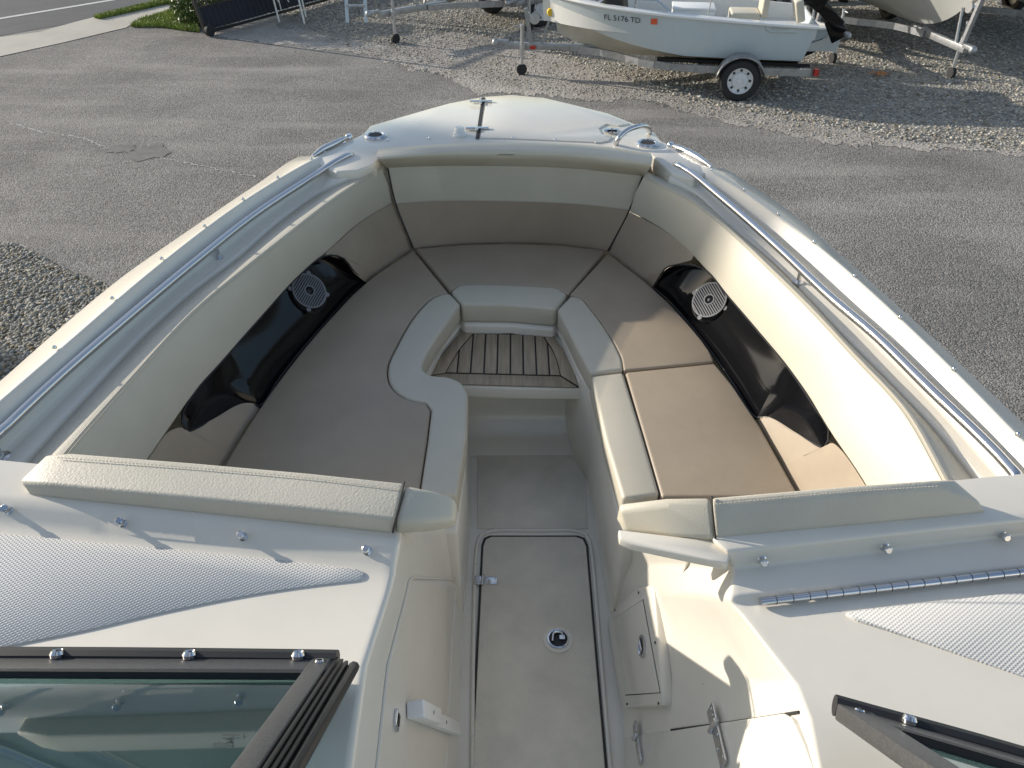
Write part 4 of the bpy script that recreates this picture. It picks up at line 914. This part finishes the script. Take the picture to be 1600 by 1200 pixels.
a = on_side(2.36, .96, .010); b2 = on_side(2.27, .96, .010); a2 = on_side(2.36, 1.04, .010); b3 = on_side(2.27, 1.04, .010)
mk('registration_sticker', [a, b2, b3, a2], [(0, 1, 2, 3)], 'sticker_orange', skiff, local=True, smooth=False)
pl_ = [on_side(.72-.03*k, .985-.010*min(k, 2), .006) for k in range(0, 3)] + [on_side(.62, .90, .006), on_side(.30, .90, .006)]
mk('maker_plate', *tube_data([on_side(.76, 1.0, .004), on_side(.72, .93, .004), on_side(.66, .905, .004), on_side(.30, .905, .004)], .006, 6), 'hull_grey', skiff, local=True)
side_text('maker_plate', 'BOSTON', .66, .945, .06, 'hull_grey')
# skiff fittings
mk('helm_seat', *merge(box_data((1.0, .25, .98), (.42, .42, .22)), box_data((.74, .25, 1.2), (.10, .42, .36))), 'vinyl_cream', skiff, local=True, bevel=.03)
mk('cooler_seat', *merge(box_data((1.75, .30, .98), (.60, .42, .26)), box_data((1.75, .30, 1.125), (.62, .44, .04))), 'white_plastic', skiff, local=True, bevel=.015)
mk('stern_cushion', *box_data((.28, .45, 1.16), (.12, .36, .30), Matrix.Rotation(.3, 3, 'Y')), 'vinyl_cream', skiff, local=True, bevel=.03)
mk('covered_console', *lathe_data((2.95, .35, .98), I3, [(.22, 0), (.25, .12), (.20, .42), (.10, .5)], 20), 'black_rubber', skiff, local=True)
mk('grab_rail', *merge(loc_tube([(3.2, .48, 1.15), (3.0, .56, 1.26), (2.3, .64, 1.26), (2.1, .66, 1.12)], .013), loc_tube([(2.6, .60, 1.26), (2.6, .60, 1.1)], .011)), 'stainless', skiff, local=True)
mk('pole_light', *loc_tube([(1.55, .60, 1.1), (1.50, .62, 1.75)], .010), 'aluminium', skiff, local=True)
ob = mk('outboard_motor', *merge(box_data((-.02, 0, 1.30), (.34, .30, .38), Matrix.Rotation(-.5, 3, 'Y')), bar_data((-.05, 0, 1.18), (-.45, 0, .86), .12, .17), bar_data((-.30, 0, .95), (-.48, 0, .66), .03, .2), lathe_data((-.46, 0, .84), frame((-1, 0, -.4), (0, 1, 0)), [(.06, -.12), (.07, 0), (.04, .10)], 14)), 'black_gloss', skiff, local=True, bevel=.03)
tt = [o for o in bpy.data.objects if o.name.startswith('boat_trailer')][0]
text_mesh('maker_name', 'MAGIC TILT', .085, Vector((2.85, .19, .375)), Vector((-1, .27, 0)), Vector((0, 0, 1)), 'print_black', tt, local=True)
mk('side_marker', *box_data((3.15, .075, .415), (.09, .015, .05)), 'red_lens', tt, local=True)
mk('tail_light', *box_data((-1.08, .80, .40), (.06, .12, .09)), 'red_lens', tt, local=True)
# big white boats at the right, on trailers, bows toward the lot
def parked(loc, rz, lab_b, lab_t, L=6.2, hb=1.12, side='hull_grey', strakes=4, zk=.62, zs=1.75, zb_=2.0, back_=.75, kexp=2.4, **kw):
    d = Vector((math.cos(rz), math.sin(rz), 0)); st_ = Vector(loc) - d*(L+back_)
    small_boat('parked_boat', lab_b, 'boat', st_, rz, L, hb, zs, zb_, zk, zk+.75, side, side, 2.0, strakes=strakes, group='boats parked on trailers', kexp=kexp)
    trailer('boat_trailer', lab_t, st_+d*1.8, rz, L+back_-1.8, hb+.12, zf=.50, r=.33, post_h=.75, bunk_z=zk-.02+.06, **kw)
parked((6.95, 12.45, 0), R(-82), 'big white boat with stepped hull planks and yellow bow roller behind gravel', 'galvanized trailer with tilted jack under the big white planked boat', back_=-.15, zk=.56, kexp=4.5, winch_x=.12)
parked((9.75, 13.3, 0), R(-82), 'white boat half out of view beside the big planked boat', 'dark trailer beside the big planked boat', L=6.0, back_=-.15, zk=.56, kexp=4.5, winch_x=.12)
parked((5.35, 13.3, 0), R(-80), 'narrow white boat standing between the skiff transom and the big planked boat', 'narrow trailer with caster jack behind the skiff transom', L=5.0, hb=.60, side='hull_white', strakes=0, zk=.66, zs=1.6, zb_=1.8, back_=.6)
parked((-2.4, 14.8, 0), math.atan2(-.62, -.78), 'grey boat on trailer near the step ladder', 'silver trailer with caster jack near the step ladder', L=4.2, hb=.62, side='hull_grey', strakes=0, zk=.68, zs=1.3, zb_=1.4)
parked((.05, 15.7, 0), math.atan2(-.62, -.78), 'grey boat behind the bow of the pale-blue skiff', 'trailer with caster jack behind the yellow bow roller of the skiff', L=4.2, hb=.62, side='hull_grey', strakes=0, zk=.68, zs=1.3, zb_=1.4)
k_, _ = small_boat('kayak', 'low pale-blue pointed hull lying behind the skiff transom', 'boat', Vector((2.55, 14.1, 0)), math.atan2(-.30, .95), 2.9, .42, .62, .66, .02, .32, 'skiff_blue', 'black_rubber', 1.8)
# our boat's own trailer
trailer('boat_trailer', 'large galvanized trailer under the cream bow-rider boat', (0.06, -.3, 0), R(90), 4.9, 1.15, zf=.45, r=.33, post_h=.5, bunk_z=.74)
# ------------------------------------------------------------------ gate, hedge, ladder, table
g0_, g1_ = P(322, 51, .06), P(500, 2, .08)
gd = (g1_-g0_).normalized(); gu = (Vector((0, 0, 1)) + Vector((-.17, .0, 0))).normalized(); gl = 5.2; gh = 1.7
gate = thing('sliding_gate', 'black picket gate with dark screen leaning by the hedge', 'gate', (g0_.x, g0_.y, 0))
mk('gate_frame', *merge(bar_data(g0_, g0_+gu*gh, .06, .06, gd), bar_data(g0_, g0_+gd*gl, .05, .05), bar_data(g0_+gu*gh, g0_+gd*gl+gu*gh, .05, .05), bar_data(g0_+gu*.42, g0_+gd*gl+gu*.42, .03, .03), bar_data(g0_+gd*2.6, g0_+gd*2.6+gu*gh, .05, .05, gd)), 'fence_black', gate)
for k in range(1, 44): mk('picket', *bar_data(g0_+gd*(.12*k)+gu*.03, g0_+gd*(.12*k)+gu*gh, .016, .016, gd), 'fence_black', gate, smooth=False)
mk('gate_screen', *slab_data([g0_+gu*.04+gd*.05, g0_+gd*gl+gu*.04, g0_+gd*gl+gu*.42, g0_+gd*.05+gu*.42], Vector((.004, .03, 0))), 'fence_screen', gate, smooth=False)
mk('gate_wheel', *lathe_data(g0_+Vector((.08, -.02, .04)), frame(gd.cross(Vector((0, 0, 1))), gd), [(.03, -.04), (.10, -.035), (.10, .035), (.03, .04)], 18), 'tyre', gate)
def leaf_cloud(name, pts, size, m_, parent):
    n = len(pts); a = rng.normal(size=(n, 3)); a /= np.linalg.norm(a, axis=1)[:, None]; b = rng.normal(size=(n, 3)); b -= a*(a*b).sum(1)[:, None]; b /= np.linalg.norm(b, axis=1)[:, None]
    s = size*rng.uniform(.6, 1.3, n)[:, None]
    Vv = np.stack([pts-a*s, pts+b*s*.45, pts+a*s, pts-b*s*.45], 1).reshape(-1, 3); Fv = np.arange(n*4).reshape(-1, 4)
    return mk(name, [Vector(v) for v in Vv], [tuple(int(i) for i in f) for f in Fv], m_, parent, smooth=False)
hc = P(272, 14, 0)
hd = thing('hedge', 'clipped green hedge block beside the black gate', 'hedge', (hc.x, hc.y, 0))
q = rng.uniform(-1, 1, (9000, 3)); q = q[np.abs(q).max(1) > .72]
h0 = P(300, 46, 0); hp = np.stack([h0.x-.05+q[:, 0]*(.26+.12*(q[:, 2]+1)), h0.y+.95+q[:, 1]*(.75+.10*(q[:, 2]+1)), .58+q[:, 2]*.55], 1)
leaf_cloud('foliage', hp + rng.normal(size=hp.shape)*.03, .045, 'hedge_leaf', hd)
mk('branches', *merge(*[loc_tube([(h0.x+random.uniform(-.12, .12), h0.y+.9+random.uniform(-.6, .6), 0), (h0.x+random.uniform(-.2, .2), h0.y+.9+random.uniform(-.6, .6), .9)], .015, 5) for _ in range(10)]), 'bark', hd)
lad = thing('step_ladder', 'small grey aluminium step ladder standing on gravel', 'ladder', P(556, 33, 0))
La, Lb = P(543, 36, 0), P(572, 36, 0); lw = (Lb-La); bk = Vector((.1, .9, 0)); tp = Vector((.04, .38, 1.5))
for q0 in (La, Lb): mk('rail', *bar_data(q0, q0+tp, .03, .07, Vector((1, 0, 0))), 'aluminium', lad, smooth=False); mk('rear_leg', *bar_data(q0+bk, q0+tp, .03, .04, Vector((1, 0, 0))), 'aluminium', lad, smooth=False)
for k in range(1, 5): mk('tread', *bar_data(La+tp*(k/5), Lb+tp*(k/5), .09, .03), 'aluminium', lad, smooth=False)
tb0 = P(476, 38, 0); tbl = thing('folding_table', 'white folding table with thin legs beside the black gate', 'table', tb0)
for (dx, dy) in ((0, 0), (-.55, .2), (-.1, .6), (-.62, .75)): mk('leg', *loc_tube([(tb0.x+dx, tb0.y+dy, 0), (tb0.x+dx-.08, tb0.y+dy+.05, .72)], .018), 'white_plastic', tbl)
mk('table_top', *box_data((tb0.x-.38, tb0.y+.42, .74), (.85, .9, .04)), 'white_plastic', tbl, bevel=.01)
mk('hanging_cord', *merge(*[loc_tube(spline([(tb0.x-.5+.1*k, tb0.y+.0, .74), (tb0.x-.48+.1*k, tb0.y-.05, .55), (tb0.x-.44+.1*k, tb0.y, .40+.05*(k % 2))], 8), .009, 5) for k in range(4)]), 'white_plastic', tbl)
lf = P(1373, 118, .02)
lfo = mk('fallen_leaf', *merge(*[([lf+Vector((math.cos(a_)*.04, math.sin(a_)*.03, .0)), lf+Vector((math.cos(a_)*.16+.05, math.sin(a_)*.10, .06)), lf+Vector((math.cos(a_+.5)*.20, math.sin(a_+.5)*.11, .02)), lf+Vector((math.cos(a_+.9)*.10, math.sin(a_+.9)*.07, .05))], [(0, 1, 2, 3)]) for a_ in (0, 1.2, 2.5, 3.9, 5.1)]), 'rust_leaf', smooth=False)
tag(lfo, 'crumpled rust-brown dead leaf lying on sunlit gravel', 'leaf')

# unseen palm added out of view; its trunk casts the soft starboard coaming shadow
def palm(base, top, nf, fl, label):
    t = thing('shadow_palm', label, 'tree', base); pts = spline([base, Vector(base).lerp(top, .5)+Vector((.10, 0, 0)), top], 14)
    mk('trunk', *tube_data(pts, [.32-.008*i for i in range(14)], 12), 'bark', t)
    V = []; F = []
    for k in range(nf):
        a = 2*math.pi*k/nf+random.uniform(-.2, .2); el = random.uniform(-.2, .9); d = Vector((math.cos(a)*math.cos(el), math.sin(a)*math.cos(el), math.sin(el)))
        fr = spline([top, top+d*fl*.5+Vector((0, 0, .12*fl)), top+d*fl-Vector((0, 0, .28*fl))], 26)
        for i in range(3, 26):
            tdir = (fr[i]-fr[i-1]).normalized(); sd_ = tdir.cross(Vector((0, 0, 1))).normalized(); ln = .55*math.sin(math.pi*min(1, .15+i/28))
            for s_ in (-1, 1):
                tip = fr[i]+sd_*s_*ln*.7+tdir*ln*.5-Vector((0, 0, ln*.35)); b = len(V); V += [fr[i]-tdir*.025, fr[i]+tdir*.025, tip]; F.append((b, b+1, b+2))
    mk('crown', V, F, 'palm_leaf', t, smooth=False)
palm(Vector((-21.3, 12.2, 0)), Vector((-21.2, 12.4, 14.5)), 26, 2.4, 'unseen palm tree added beyond the lot to shade the starboard coaming')
